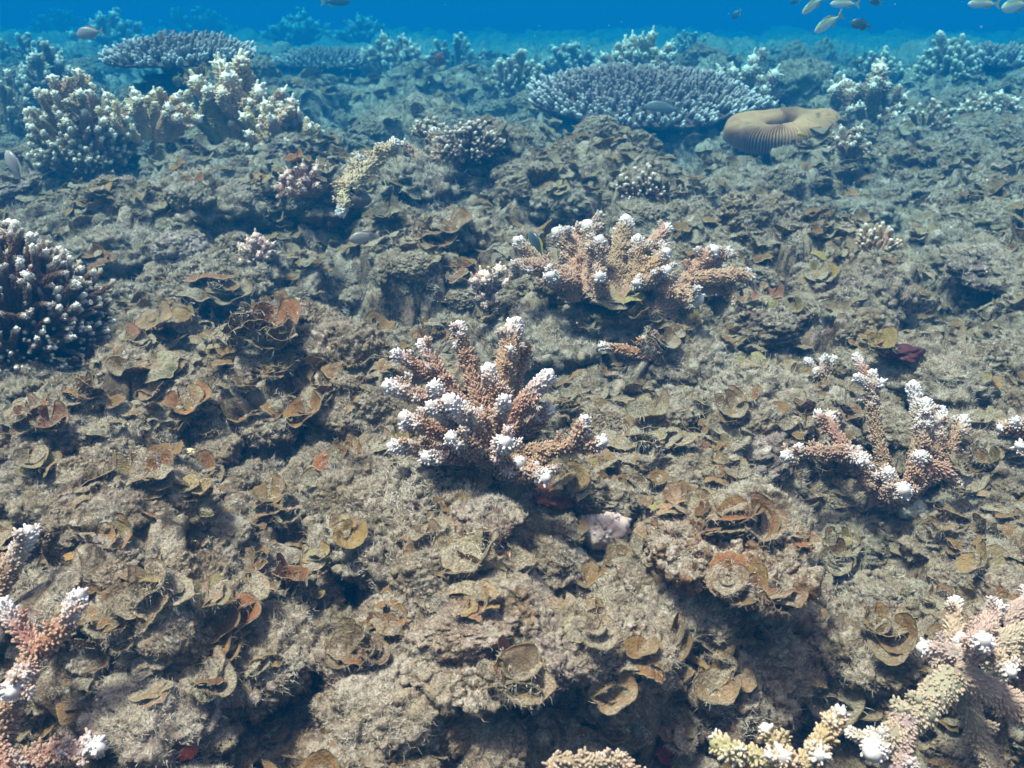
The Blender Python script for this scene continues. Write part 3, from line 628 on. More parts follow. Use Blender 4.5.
def unique_label(fmt, p, words):
    """a label that no other thing carries: try look words, then combinations"""
    w = where(p)
    for extra in words:
        s = fmt % extra + ' ' + w; s = ' '.join(s.split())
        if s not in used: used[s] = 1; return s, None
    used[s] += 1
    return s, s
sizeword = lambda s: 'large' if s > 1.15 else ('small' if s < .85 else 'medium')
rnd = random.Random(21)
ROCKC = [(GREY, 'grey'), (TAN, 'tan'), (BRN, 'brown'), (PNK, 'pinkish'), (DRK, 'dark')]
def scatter_pts(n, y0, y1, rnd, margin=.60):
    out = []
    while len(out) < n:
        t = rnd.random(); y = y0 * (y1 / y0) ** t; x = rnd.uniform(-1, 1) * (y * margin + .12); out.append((x, y))
    return out
CLEAR = [(600, 545, 42), (490, 410, 90), (610, 265, 110), (900, 440, 80), (960, 680, 70), (30, 640, 60), (30, 280, 60), (640, 90, 110), (778, 145, 80), (400, 505, 60)]
def blocked(p, f=1.0):
    px, py, z = project(p); return any(math.hypot(px - a, (py - b) * 1.1) < r * f for a, b, r in CLEAR)
n_ = 0
for x, y in scatter_pts(190, .62, 7.0, rnd):
    loc, nor = drop(x, y)
    if blocked(loc) : continue
    c, cw = rnd.choice(ROCKC); k = rnd.randrange(8); s = rnd.uniform(.02, .055) * (.6 + .38 * y); f = s / (.038 * (.6 + .38 * y))
    kind = ['smooth', 'flat', 'knobbly', 'steep'][k % 4]
    lab, grp = unique_label('%s ' + cw + ' rubble rock', loc, [sizeword(f), sizeword(f) + ' ' + kind, sizeword(f) + ' furry', 'silted ' + sizeword(f)])
    o = link('rubble_rock', ROCKS[k], None, loc - Vector((0, 0, s * .15)), tuple(v * rnd.uniform(.8, 1.2) for v in c))
    o.rotation_euler = (rnd.gauss(0, .25), rnd.gauss(0, .25), rnd.uniform(0, 6.28)); o.scale = (s, s * rnd.uniform(.7, 1.1), s * rnd.uniform(.6, 1.1)); tag(o, lab, 'rock', grp)
refresh()
# ------------------------------------------------------------------ corals that stand out
CB = (.27, .155, .10)
hero_coral('branching_coral', 'brown branching coral with bright white branch ends in the middle of the reef', 'coral', (492, 462), 0, [
    (494, 462, 516, 322, 17, .02, .05, .16, 9), (490, 450, 458, 324, 11, .01, .03, .16, 5), (488, 440, 421, 342, 10, 0, .0, .16, 5), (482, 440, 395, 352, 8, 0, -.01, .12, 3),
    (484, 445, 386, 385, 11, -.01, -.04, .28, 9), (488, 455, 448, 400, 13, -.02, -.10, .42, 10), (494, 450, 487, 366, 11, .01, -.02, .22, 6), (498, 452, 550, 374, 12, 0, -.02, .34, 7),
    (498, 445, 505, 398, 9, .0, -.06, .40, 5), (500, 448, 552, 409, 9, .01, .0, .16, 4), (500, 456, 604, 442, 10, -.02, -.07, .10, 3), (574, 446, 586, 418, 8, -.06, -.07, .25, 3),
    (498, 462, 546, 478, 12, -.02, -.08, .26, 7), (494, 460, 506, 442, 12, -.03, -.11, .5, 9), (488, 458, 424, 458, 10, -.01, -.07, .3, 6), (484, 456, 390, 446, 10, -.01, -.05, .26, 8),
    (490, 460, 450, 437, 11, -.03, -.10, .38, 6), (486, 450, 403, 417, 11, -.01, -.07, .26, 7), (488, 448, 430, 406, 10, -.02, -.09, .38, 7), (486, 446, 432, 384, 10, -.0, -.05, .34, 6),
    (492, 455, 470, 412, 10, -.02, -.07, .12, 4), (496, 440, 528, 345, 8, .03, .06, .0, 0), (490, 465, 470, 448, 15, -.02, -.06, .0, 0), (500, 470, 520, 462, 13, -.02, -.06, .05, 3)],
    CB, .0025, kbase=.05, seed=31)
hero_coral('branching_coral', 'light brown branching coral with pale tips, second behind the central one', 'coral', (622, 306), 0, [
    (560, 285, 517, 240, 11, .02, .0, .14, 6), (575, 280, 514, 266, 11, 0, -.05, .12, 4), (575, 282, 550, 276, 10, 0, -.08, .3, 5), (585, 290, 556, 232, 13, .02, .03, .14, 6), (590, 295, 572, 232, 12, 0, .05, .12, 5),
    (595, 300, 588, 226, 15, 0, .02, .12, 8), (598, 300, 600, 240, 11, .0, -.03, .1, 6), (612, 305, 626, 220, 14, 0, .02, .10, 8), (622, 300, 638, 238, 11, 0, .0, .12, 5), (625, 290, 668, 228, 10, .03, .08, .12, 5),
    (630, 285, 668, 252, 10, .0, -.03, .2, 5), (660, 282, 637, 283, 8, -.02, -.06, .22, 5), (640, 285, 668, 270, 9, -.01, -.07, .25, 5), (672, 305, 714, 250, 12, 0, .0, .10, 6), (690, 280, 730, 252, 9, .02, .03, .14, 5), (685, 280, 748, 274, 10, 0, -.0, .08, 5),
    (690, 285, 752, 294, 7, 0, .02, .07, 3), (660, 282, 700, 300, 10, -.03, -.09, .16, 4), (625, 312, 690, 296, 12, .0, -.02, .0, 0), (605, 300, 600, 276, 9, -.03, -.09, .25, 4), (600, 300, 530, 258, 9, .04, .08, .15, 5), (730, 284, 736, 304, 5, 0, -.02, .1, 2),
    (575, 300, 575, 262, 13, .02, .02, .0, 0)],
    (.38, .245, .16), .0030, kbase=.04, seed=37, depth=(hit_px(622, 306)[0] - Vector((0, 0, H))).dot(FW) - .05)
hero_coral('branching_coral', 'brown branching coral with long white tips standing among rocks at the right', 'coral', (900, 502), 0, [
    (898, 498, 873, 386, 9, 0, .02, .0, 0), (874, 392, 855, 376, 6, .02, .01, .95, 1), (874, 388, 872, 371, 6, .02, .02, .9, 1), (875, 388, 883, 382, 5, .02, 0, .9, 1), (872, 384, 855, 355, 6, .03, .05, .5, 2),
    (905, 498, 913, 384, 11, .02, .05, .35, 5), (908, 495, 926, 402, 10, .01, .0, .40, 7), (912, 492, 942, 408, 8, .0, .02, .38, 5), (912, 480, 964, 418, 9, 0, .03, .2, 4), (910, 490, 960, 452, 7, 0, .03, .3, 2),
    (908, 498, 922, 454, 10, -.02, -.06, .3, 6), (918, 462, 968, 480, 9, -.05, -.05, .45, 5), (898, 500, 904, 490, 12, -.04, -.09, .7, 7), (894, 500, 888, 470, 9, -.02, -.05, .5, 3), (898, 502, 842, 450, 12, 0, -.05, .0, 0),
    (846, 452, 866, 462, 8, -.05, -.08, .8, 5), (850, 452, 784, 456, 8, -.05, -.06, .2, 4), (846, 450, 816, 414, 8, -.04, -.01, .2, 1), (828, 428, 832, 414, 7, -.02, -.01, .75, 1), (895, 505, 862, 480, 12, -.01, -.03, .0, 0), (905, 505, 930, 470, 11, 0, -.02, .1, 3), (800, 452, 799, 445, 6, -.06, -.06, .8, 1)],
    (.27, .15, .10), .0025, kbase=.05, seed=41, depth=(hit_px(900, 502)[0] - Vector((0, 0, H))).dot(FW) - .02)
hero_coral('branching_coral', 'small tan coral with five white prongs left behind the right branching coral', 'coral', (826, 386), 0, [
    (826, 386, 806, 360, 6, 0, 0, .45, 1), (826, 384, 826, 356, 5, 0, 0, .45, 1), (828, 384, 836, 357, 5, 0, 0, .5, 1), (826, 386, 816, 370, 7, -.01, -.03, .3, 2), (828, 386, 840, 374, 6, 0, 0, .2, 2)], (.30, .22, .15), .003, kbase=.012, seed=43)
hero_coral('branching_coral', 'thick pale brown coral filling the lower right corner', 'coral', (990, 712), 0, [
    (956, 676, 872, 752, 19, -.02, -.08, .16, 5), (952, 672, 1050, 730, 17, -.02, -.06, .0, 0), (965, 690, 1010, 790, 15, .02, -.02, .0, 0), (970, 665, 1050, 630, 17, .0, .02, .1, 2), (955, 680, 960, 640, 17, 0, .0, .3, 5),
    (958, 650, 956, 600, 11, 0, .02, .22, 3), (965, 650, 997, 606, 14, 0, .05, .22, 5), (1000, 630, 1030, 600, 13, .04, .06, .2, 3), (962, 660, 922, 648, 13, -.01, .0, .2, 4), (990, 650, 1012, 672, 10, -.04, -.08, .25, 1),
    (975, 655, 985, 640, 12, -.03, -.08, .5, 4), (905, 718, 900, 770, 14, -.05, -.08, .0, 0), (1020, 650, 1060, 690, 16, .02, 0, 0, 0)], (.33, .275, .225), .0021, kbase=0, seed=47, depth=.77)
hero_coral('branching_coral', 'brown forked coral with white ends in the lower left corner', 'coral', (4, 735), 0, [
    (0, 745, 38, 645, 14, .0, -.02, .0, 0), (37, 650, 80, 594, 12, -.02, -.03, .42, 6), (37, 650, 2, 602, 12, -.02, -.02, .5, 4), (28, 668, 12, 692, 14, -.03, -.07, .8, 7), (-20, 770, 100, 746, 13, .0, -.04, .24, 4), (-30, 620, 30, 530, 14, .04, .05, .42, 7), (-10, 720, 10, 770, 14, 0, -.03, 0, 0)],
    (.28, .155, .105), .0024, kbase=0, seed=53, depth=.74)
hero_coral('branching_coral', 'single brown coral branch with white tip at the right edge', 'coral', (1022, 440), 0, [
    (1035, 440, 1000, 428, 8, 0, 0, .1, 2), (1030, 440, 1014, 420, 7, 0, -.02, .4, 3), (1040, 450, 1018, 446, 8, -.03, -.05, .3, 3)], (.30, .14, .08), .003, kbase=0, seed=57)
hero_coral('branching_coral', 'low orange brown coral pieces poking through algae right of the central coral', 'coral', (650, 362), 0, [
    (655, 358, 647, 338, 9, 0, -.01, .5, 6), (648, 356, 600, 346, 6, 0, 0, .25, 2), (655, 362, 692, 358, 8, 0, -.02, .18, 4)], (.33, .15, .07), .0032, kbase=.01, seed=59)
hero_coral('branching_coral', 'silted arching coral branch at the bottom edge right of centre', 'coral', (590, 772), 0, [
    (545, 788, 560, 760, 9, 0, 0, .0, 0), (556, 760, 622, 760, 9, 0, -.01, .0, 0), (618, 758, 640, 780, 9, -.01, -.02, 0, 0)], (.27, .225, .16), .0026, kbase=0, seed=61, depth=.69)
hero_coral('branching_coral', 'yellowish knobby coral branches at the bottom right of centre', 'coral', (800, 765), 0, [
    (800, 775, 842, 712, 13, 0, .02, .08, 1), (795, 780, 782, 754, 15, 0, -.02, .08, 1), (790, 775, 715, 745, 12, 0, 0, .0, 2), (800, 780, 765, 728, 13, .03, .03, .06, 1), (805, 775, 820, 755, 12, 0, -.03, .1, 1)], (.36, .30, .16), .003, kbase=0, seed=63, depth=.72)
YEL = (.42, .33, .21)
hero_coral('branching_coral', 'yellowish finger coral branch leaning right above the ledge', 'coral', (352, 190), 0, [
    (350, 188, 396, 142, 10, 0, .05, .10, 5), (345, 185, 362, 158, 7, .02, .05, .25, 3), (345, 190, 340, 214, 7, 0, -.05, .4, 3), (350, 190, 335, 182, 8, 0, 0, 0, 2)], YEL, .0050, kbase=.04, seed=67, depth=(hit_px(352, 190)[0] - Vector((0, 0, H))).dot(FW) * .95)
hero_coral('branching_coral', 'pinkish tan coral pair with pale tips right of the yellowish finger coral', 'coral', (440, 160), 0, [
    (438, 160, 434, 130, 8, 0, 0, .15, 3), (440, 158, 440, 138, 6, 0, .02, .2, 2), (425, 162, 402, 144, 7, 0, .0, .15, 3), (440, 160, 448, 156, 6, 0, -.05, .3, 2)], (.36, .22, .15), .0055, kbase=.03, seed=71)
# ------------------------------------------------------------------ colonies
P_ = (.19, .12, .08)
colony('bush_coral', 'dense dark brown bush coral with pale branch tips at the left edge', 'coral', 20, 335, 180, 112, 330, BR_DARK, (.13, .06, .035), 81, spread=90, depth=gdepth(20, 330) * .93)
t = colony('pink_coral', 'pink stubby coral with rounded fingers on the upper left rocks', 'coral', 305, 190, 62, 28, 26, BR_FING, (.44, .25, .18), 82, spread=75)
colony('branching_coral', 'tall pale tan coral with upright branches in the upper left thicket', 'coral', 236, 128, 110, 70, 15, BR_STAG, (.58, .42, .24), 83, spread=66, depth=3.2)
colony('branching_coral', 'sprawling tan coral branches at the right end of the upper left thicket', 'coral', 285, 142, 100, 42, 12, BR_STAG, (.58, .42, .24), 84, spread=82, depth=3.0)
colony('branching_coral', 'tan and white branching coral in the middle of the upper left thicket', 'coral', 150, 132, 130, 42, 14, BR_STAG, (.58, .42, .24), 85, spread=80, depth=3.0)
colony('bush_coral', 'brown bushy coral with stubby pale tips left in the upper left thicket', 'coral', 85, 150, 110, 80, 110, BR_BUSH, (.34, .23, .11), 86, spread=85)
colony('bush_coral', 'low brown coral clump hanging over the dark hollow at upper left', 'coral', 85, 166, 90, 34, 40, BR_BUSH, (.34, .24, .12), 87, spread=85)
colony('branching_coral', 'bluish brown coral spikes at the far left edge', 'coral', 10, 130, 70, 60, 24, BR_BUSH, (.20, .15, .11), 88, spread=70)
colony('branching_coral', 'upright bluish coral spikes behind the brown bushy coral at upper left', 'coral', 50, 95, 70, 46, 20, BR_STAG, (.20, .16, .13), 89, spread=55)
table_coral('brown table coral far behind the upper left thicket', 185, 84, 135, .8, .12, 420, (.15, .10, .085), 5, tilt=7, blh=.05)
table_coral('low brownish table coral behind the thicket, right of the farther one', 330, 76, 105, .7, .10, 300, (.17, .12, .10), 6, tilt=4, blh=.05)
colony('bush_coral', 'round bushy coral with pale tips left of the big table coral', 'coral', 518, 92, 66, 42, 70, BR_BUSH, (.26, .20, .15), 90, spread=80)
table_coral('big bluish brown table coral with white tipped branchlets', 640, 134, 215, .80, .20, 1000, (.17, .105, .095), 7, tilt=12, blh=.050, loc=at(640, 140, 4.45))
colony('branching_coral', 'pale branching coral rising behind the big table coral', 'coral', 640, 80, 90, 44, 26, BR_STAG, (.34, .25, .17), 91, spread=65, depth=5.6)
colony('branching_coral', 'pale branching coral spilling from the right end of the big table coral', 'coral', 742, 118, 74, 66, 40, BR_STAG, (.36, .26, .18), 92, spread=80)
colony('branching_coral', 'branching coral with white tips and open arms behind the brain coral', 'coral', 862, 124, 92, 62, 13, BR_STAG, (.30, .18, .14), 93, spread=68)
colony('branching_coral', 'low pinkish coral with white tips at the right foot of the brain coral', 'coral', 850, 152, 44, 26, 12, BR_STAG, (.32, .2, .16), 94, spread=75)
colony('branching_coral', 'small pale striped coral on the right slope beside a dark hole', 'coral', 872, 252, 62, 32, 26, BR_BUSH, (.42, .30, .20), 95, spread=65)
colony('bush_coral', 'small purple brown bush coral with pink tips in front of the big table coral', 'coral', 640, 196, 52, 34, 50, BR_BUSH, (.17, .07, .07), 96, spread=80)
colony('bush_coral', 'far rounded bush coral standing against blue water at upper right', 'coral', 946, 82, 66, 50, 120, BR_BUSH, (.22, .22, .17), 97, spread=88)
colony('bush_coral', 'bushy coral against blue water behind the open armed coral', 'coral', 876, 86, 70, 38, 60, BR_BUSH, (.24, .22, .18), 98, spread=80)
colony('bush_coral', 'bushy coral at the foot of the round coral heads', 'coral', 815, 92, 60, 30, 50, BR_BUSH, (.24, .22, .18), 99, spread=80)
table_coral('far table coral at the upper right edge', 1000, 78, 75, .7, .10, 160, (.2, .16, .14), 8, tilt=6, blh=.07)
colony('bush_coral', 'small lilac white coral with round nubs left of the second branching coral', 'coral', 492, 302, 46, 44, 34, BR_FING, (.36, .28, .28), 100, spread=80)
colony('pink_coral', 'small whitish pink coral cluster on the roof rock of the black cave', 'coral', 256, 258, 44, 24, 26, BR_FING, (.46, .34, .33), 101, spread=80)
colony('bush_coral', 'dark crusty bush coral on the crest left of the table coral', 'coral', 470, 150, 80, 30, 60, BR_BUSH, (.13, .08, .085), 102, spread=85)
FARB = [(395, 62, 80, 34, 'faint branching coral far off at the edge of the open water'), (455, 58, 70, 30, 'faint green coral tuft left of the bushy coral'), (365, 34, 60, 22, 'hazy coral bush at the far horizon left of centre'), (690, 44, 40, 20, 'hazy dark coral peeping out behind the big table coral'),
        (300, 35, 80, 26, 'hazy coral bush on the far left slope'), (200, 28, 90, 28, 'hazy broad coral bush high on the far left slope'), (110, 40, 80, 30, 'hazy coral clump above the brown table coral'), (30, 60, 90, 36, 'hazy coral thicket at the far upper left edge'), (572, 62, 60, 24, 'faint coral behind the bushy coral and the table coral'), (925, 120, 60, 26, 'bluish coral clump on the right slope below the far rounded bush'),
        (990, 110, 70, 26, 'bluish coral clump at the right edge of the slope'), (60, 24, 70, 20, 'faint coral crest in the top left corner'), (430, 128, 40, 16, 'small bluish coral sprig at mid distance left of centre'), (560, 118, 46, 22, 'small bluish coral at the left foot of the big table coral')]
for i, (a, b, w, h, lab) in enumerate(FARB): colony('branching_coral', lab, 'coral', a, b + 6, w, h, 18, [BR_STAG, BR_BUSH][i % 2], (.28, .22, .16), 120 + i, spread=78)
brain_coral(778, 158, 112)
# rounded coral heads in the distance
for i, (a, b, w, zs, lab) in enumerate([(790, 74, 42, 1.3, 'tall rounded coral head against the water, left one'), (818, 74, 40, 1.5, 'rounded coral head against the water, right one'), (802, 96, 74, .9, 'broad lumpy coral head below the two rounded heads'), (832, 126, 62, .9, 'dark rounded mound right behind the brain coral')]):
    stand('coral_head', ROCKS[(0, 0, 4, 4)[i]], lab, 'coral', a, b, w, (.25, .27, .18), az=i * 70, zs=zs * 1.2, sink=-.3)
# knobbly and crusted small pieces
def knob_rock(label, px, py, w_px, color, seed, n=60, group=None, name='knobbly_rock', small=1.0, tips=.7):
    loc, nor = hit_px(px, py); s = w_px / 2 / pxm(loc); rng = np.random.default_rng(seed); G = Geo(); V, F = ICO3
    G.add(V * (1 + .2 * fbm(V * 1.6 + seed, 2) + .22 * np.abs(perlin(V * 5 + seed)))[:, None] * np.array([.85, .75, .6]) * s, F, tip=np.clip(.25 + .5 * perlin(V * 4 + seed), 0, .6), nub=.6)
    for i in range(n):
        d = rng.normal(size=3); d[2] = abs(d[2]); d /= np.linalg.norm(d); r = s * rng.uniform(.08, .19) * small; v, f = ICO2
        G.add(v * r * (1 + .15 * perlin(v * 2 + i))[:, None] + d * np.array([.85, .75, .6]) * s * rng.uniform(.85, 1.05), f, tip=rng.uniform(0, tips))
    o = link(name, G.mesh(name, M_CORAL), None, loc + Vector((0, 0, s * .35)), color); return tag(o, label, 'rock', group)
knob_rock('knobbly pinkish white rock below the right side of the central coral', 602, 538, 60, (.50, .38, .33), 1, 260, small=.5)
knob_rock('tiny pale yellow crust below the knobbly white rock', 574, 560, 26, (.55, .55, .36), 2, 30)
stand('mottled_rock', ROCKS[3], 'white and purple mottled rock on the slope above the small black cave', 'rock', 180, 246, 56, (.62, .55, .66), zs=.8).data = ROCKS[3]
knob_rock('green white knobbly lump under the right branching coral', 912, 515, 34, (.36, .40, .28), 5, 40)
knob_rock('small maroon brown nubby coral right under the lowest branch of the central coral', 562, 474, 24, (.20, .07, .04), 7, 50, small=.6)
def sponge(label, px, py, w_px, color, seed, zs=.7):
    loc, nor = hit_px(px, py); s = w_px / 2 / pxm(loc); V, F = ICO3; V = V * (1 + .35 * fbm(V * 1.4 + seed * 3, 3))[:, None] * np.array([1, .8, zs]) * s
    G = Geo(); G.add(V, F); return tag(link('sponge', G.mesh('sponge', M_PLAIN), None, loc, color), label, 'sponge')
sponge('orange red sponge spot in the hollow below the central coral', 541, 547, 20, (.40, .06, .02), 1)
sponge('orange brown sponge crust left of the red sponge spot', 514, 558, 34, (.22, .10, .04), 2, .4)
sponge('dull red sponge under the rim at the lower left of the lower rocks', 186, 752, 20, (.45, .10, .04), 3)
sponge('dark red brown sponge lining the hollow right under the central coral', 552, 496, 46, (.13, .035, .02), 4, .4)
sponge('small pink tube sponge on the silt in front of the knobbly white rock', 566, 577, 12, (.55, .28, .24), 5, 1.1)
sponge('dark maroon crust on the slope behind the right branching coral', 897, 352, 46, (.07, .02, .025), 8, .3)
sponge('red crust spot on the bottom right rubble', 668, 752, 34, (.25, .05, .03), 6)
sponge('pale golden scrap on the tan silt left of the glossy algae', 186, 452, 16, (.60, .48, .26), 7, .3)
refresh()
# ------------------------------------------------------------------ named algae
rnd = random.Random(5)
NAMED = [  # px, py, size px, blades, colour, heading deg, tilt range, label
    (618, 300, 34, 3, 3, -100, (0, 14), 'pale tan rounded alga plate in front of the second branching coral'), (640, 318, 22, 4, 1, -60, (30, 70), 'ochre curled alga hanging below the tan plate'),
    (300, 480, 30, 6, 1, -70, (5, 45), 'glossy ochre alga cup cluster left of the large round turf rock'), (270, 520, 32, 7, 0, -110, (10, 60), 'chestnut frilled algae around the dark hole at left of centre'), (312, 450, 26, 5, 2, -40, (10, 50), 'dark frilled algae above the glossy ochre cluster'),
    (240, 580, 30, 6, 2, -120, (10, 60), 'dark curled algae in the pit at lower left'), (345, 535, 28, 5, 1, -30, (0, 40), 'tan ochre alga tongues under the turf rock rim'), (318, 560, 22, 4, 3, -90, (0, 30), 'pale small alga tongue below the turf rock rim'),
    (608, 690, 36, 8, 4, -90, (15, 70), 'olive ring shaped alga with curled rim near the bottom'), (515, 690, 46, 6, 4, -90, (20, 60), 'olive arching alga collar around a dark hollow near the bottom'), (618, 498, 24, 5, 1, -100, (5, 60), 'ochre cup alga above the knobbly white rock'),
    (668, 510, 26, 5, 3, -60, (0, 40), 'pale tan wavy alga right above the knobbly white rock'), (740, 530, 40, 7, 5, -120, (0, 50), 'rust brown alga cluster over the rusty rock'), (770, 600, 38, 6, 0, -80, (0, 50), 'brown tattered alga below the rusty rock'),
    (720, 685, 38, 5, 1, -100, (10, 60), 'ochre cup alga at the bottom right of centre'), (170, 338, 44, 5, 3, -90, (-4, 8), 'stacked pale plates of alga left of centre'), (160, 372, 36, 4, 3, -90, (-4, 8), 'lower pale alga shelf under the stacked plates'),
    (225, 350, 22, 4, 3, -60, (0, 20), 'small pale round alga under the black cave lip'), (265, 345, 40, 6, 0, -100, (20, 60), 'brown curtain of alga right of the black cave'), (290, 355, 34, 5, 5, -80, (10, 50), 'rusty alga fold right of the brown curtain'),
    (225, 295, 40, 7, 0, -90, (-10, 20), 'brown alga fringe hanging over the black cave mouth'), (405, 192, 26, 5, 2, -90, (0, 40), 'dark brown alga canopy on the ledge above the pale fish'), (440, 238, 34, 6, 5, -100, (10, 50), 'rusty alga right of the cave with the pale fish'), (400, 252, 32, 5, 1, -60, (-5, 25), 'ochre split alga shelf beside the pale fish'),
    (880, 640, 36, 5, 0, -100, (-5, 14), 'brown rim of alga on the broad sloping rock'), (840, 700, 46, 4, 4, -90, (30, 70), 'round drooping olive alga under the sloping rock'), (680, 330, 26, 4, 1, -60, (10, 50), 'ochre alga flap right of the tan plate'),
    (640, 440, 50, 5, 4, -90, (0, 20), 'broad olive alga plates on the dome right of the central coral'), (590, 455, 40, 4, 2, -90, (-5, 14), 'dark alga plate under the long right branch of the central coral'), (470, 575, 50, 6, 3, -90, (-5, 20), 'pale scalloped alga shelves in front of the hollow'),
    (150, 600, 44, 5, 2, -60, (0, 40), 'dark alga in the shade right of the corner coral'), (215, 630, 54, 6, 0, -60, (-5, 25), 'broad brown alga shelf in the lower left foreground'), (205, 660, 44, 4, 1, -60, (10, 50), 'ochre curled lip of alga below the brown shelf'), (200, 690, 34, 4, 2, -100, (20, 60), 'dark cup alga near the bottom left'),
    (330, 420, 44, 6, 0, -100, (0, 35), 'chestnut alga patch left of the central coral'), (260, 420, 40, 6, 5, -80, (10, 60), 'rust coloured curled alga on the tan mound'), (190, 415, 34, 5, 1, -90, (0, 40), 'ochre small fronds on the tan mound'), (700, 430, 40, 6, 4, -90, (0, 40), 'olive frills between the dome and the grey ledge'),
    (850, 420, 34, 4, 2, -80, (30, 70), 'dark brown blade beside the trunk of the right branching coral'), (960, 490, 40, 5, 3, -100, (0, 20), 'pale silted shelf alga right of the right branching coral'), (340, 150, 18, 5, 5, -90, (20, 60), 'rusty brown round alga at mid distance above the yellowish finger coral'), (395, 118, 16, 5, 0, -90, (20, 60), 'brown round algae tuft far left of the dark rock')]
for px, py, sp_, nb, ci, hd, tl, lab in NAMED:
    loc, nor = hit_px(px, py); s = sp_ * .58 / pxm(loc); nb += 2
    alga_clump(loc, nor, s, nb, rnd, BROWNS[ci][0], lab, None, R(hd), tl)
rnd = random.Random(99); cnt = 0
for x, y in scatter_pts(420, .60, 3.4, rnd, .62):
    if cnt >= 245: break
    loc, nor = drop(x, y); nor = nor if nor.z > 0 else Vector((0, 0, 1))
    if blocked(loc, .85): continue
    px, py, z = project(loc)
    if not (-30 < px < 1054 and py < 800): continue
    ci = rnd.randrange(6); s = rnd.uniform(.010, .022) * (.62 + .42 * y); f = s / (.016 * (.62 + .42 * y))
    lab, grp = unique_label('%s ' + BROWNS[ci][1] + ' frilled alga', loc, [sizeword(f), sizeword(f) + ' silted', sizeword(f) + ' curly', sizeword(f) + ' layered'])
    alga_clump(loc, nor, s, rnd.choice((5, 6, 7, 8)), rnd, BROWNS[ci][0], lab, grp, None, (0, 55)); cnt += 1
# between the named things: uncounted hummocks of turf and small algae
def scatter_gn(name, P, rot, scl, idx, meshes, color):
    me = bpy.data.meshes.new(name); me.vertices.add(len(P)); me.vertices.foreach_set('co', np.asarray(P, np.float32).ravel())
    a = me.attributes.new('rot', 'FLOAT_VECTOR', 'POINT'); a.data.foreach_set('vector', np.asarray(rot, np.float32).ravel())
    a = me.attributes.new('scl', 'FLOAT_VECTOR', 'POINT'); a.data.foreach_set('vector', np.asarray(scl, np.float32).ravel())
    a = me.attributes.new('idx', 'INT', 'POINT'); a.data.foreach_set('value', np.asarray(idx, np.int32))
    o = link(name, me, None, None, color); o['kind'] = 'stuff'
    ng = bpy.data.node_groups.new(name, 'GeometryNodeTree'); ng.interface.new_socket('Geometry', in_out='INPUT', socket_type='NodeSocketGeometry'); ng.interface.new_socket('Geometry', in_out='OUTPUT', socket_type='NodeSocketGeometry')
    N = ng.nodes; L = ng.links; gi = N.new('NodeGroupInput'); go = N.new('NodeGroupOutput'); iop = N.new('GeometryNodeInstanceOnPoints')
    g2i = N.new('GeometryNodeGeometryToInstance')
    for i, m in reversed(list(enumerate(meshes))):
        src = bpy.data.objects.new(name + '_source', m); src.color = (*color, 1)
        oi = N.new('GeometryNodeObjectInfo'); oi.inputs['Object'].default_value = src; oi.transform_space = 'ORIGINAL'; L.new(oi.outputs['Geometry'], g2i.inputs[0])
    def attr(nm, dt):
        x = N.new('GeometryNodeInputNamedAttribute'); x.data_type = dt; x.inputs[0].default_value = nm; return x.outputs[0]
    L.new(gi.outputs[0], iop.inputs['Points']); L.new(g2i.outputs[0], iop.inputs['Instance']); iop.inputs['Pick Instance'].default_value = True
    L.new(attr('idx', 'INT'), iop.inputs['Instance Index']); L.new(attr('rot', 'FLOAT_VECTOR'), iop.inputs['Rotation']); L.new(attr('scl', 'FLOAT_VECTOR'), iop.inputs['Scale'])
    L.new(iop.outputs[0], go.inputs[0]); md = o.modifiers.new('scatter', 'NODES'); md.node_group = ng
    return o
def cover(name, label, cat, meshes, n, s0, s1, sink, seed, color, zs=(.6, 1.1), up=.2, upright=False, ymax=9, patch=None):
    rng = np.random.default_rng(seed); i = rng.integers(0, len(SV), n * 8); P = SV[i]; N = SN[i]
    m = (P[:, 1] > .45) & (P[:, 1] < ymax) & (np.abs(P[:, 0]) < P[:, 1] * .64 + .15) & (N[:, 2] > up)
    if patch: m &= fbm(P * patch + seed, 2) + rng.normal(size=len(P)) * .25 > -.15
    P = P[m][:n]; N = N[m][:n]; k = len(P)
    s = rng.uniform(s0, s1, k) * (.62 + .42 * np.minimum(P[:, 1], 6)); rot = rng.normal(size=(k, 3)) * .28; rot[:, 2] = rng.uniform(0, 6.28, k)
    if upright: rot[:, 0] = rng.normal(size=k) * .3; rot[:, 1] = -np.abs(rng.normal(size=k)) * .5; rot[:, 2] = np.where(rng.random(k) < .7, -1.57 + rng.normal(size=k) * .9, rot[:, 2])
    scl = np.stack([s, s * rng.uniform(.7, 1.1, k), s * rng.uniform(*zs, k)], -1); P = P.copy(); P[:, 2] -= s * sink
    return tag(scatter_gn(name, P, rot, scl, rng.integers(0, len(meshes), k), meshes, color), label, cat)
def far_algae():
    cover('turf_hummocks', 'small furry hummocks of turf and silt all over the reef floor', 'turf algae', ROCKS, 3600, .009, .034, .3, 71, (.30, .22, .13), (.7, 1.25))
    cover('algae_cover', 'small brown leafy algae scattered over the reef floor', 'seaweed', BLADES, 17000, .008, .020, -.12, 72, (.25, .15, .065), (.7, 1.2), patch=3)
far_algae()
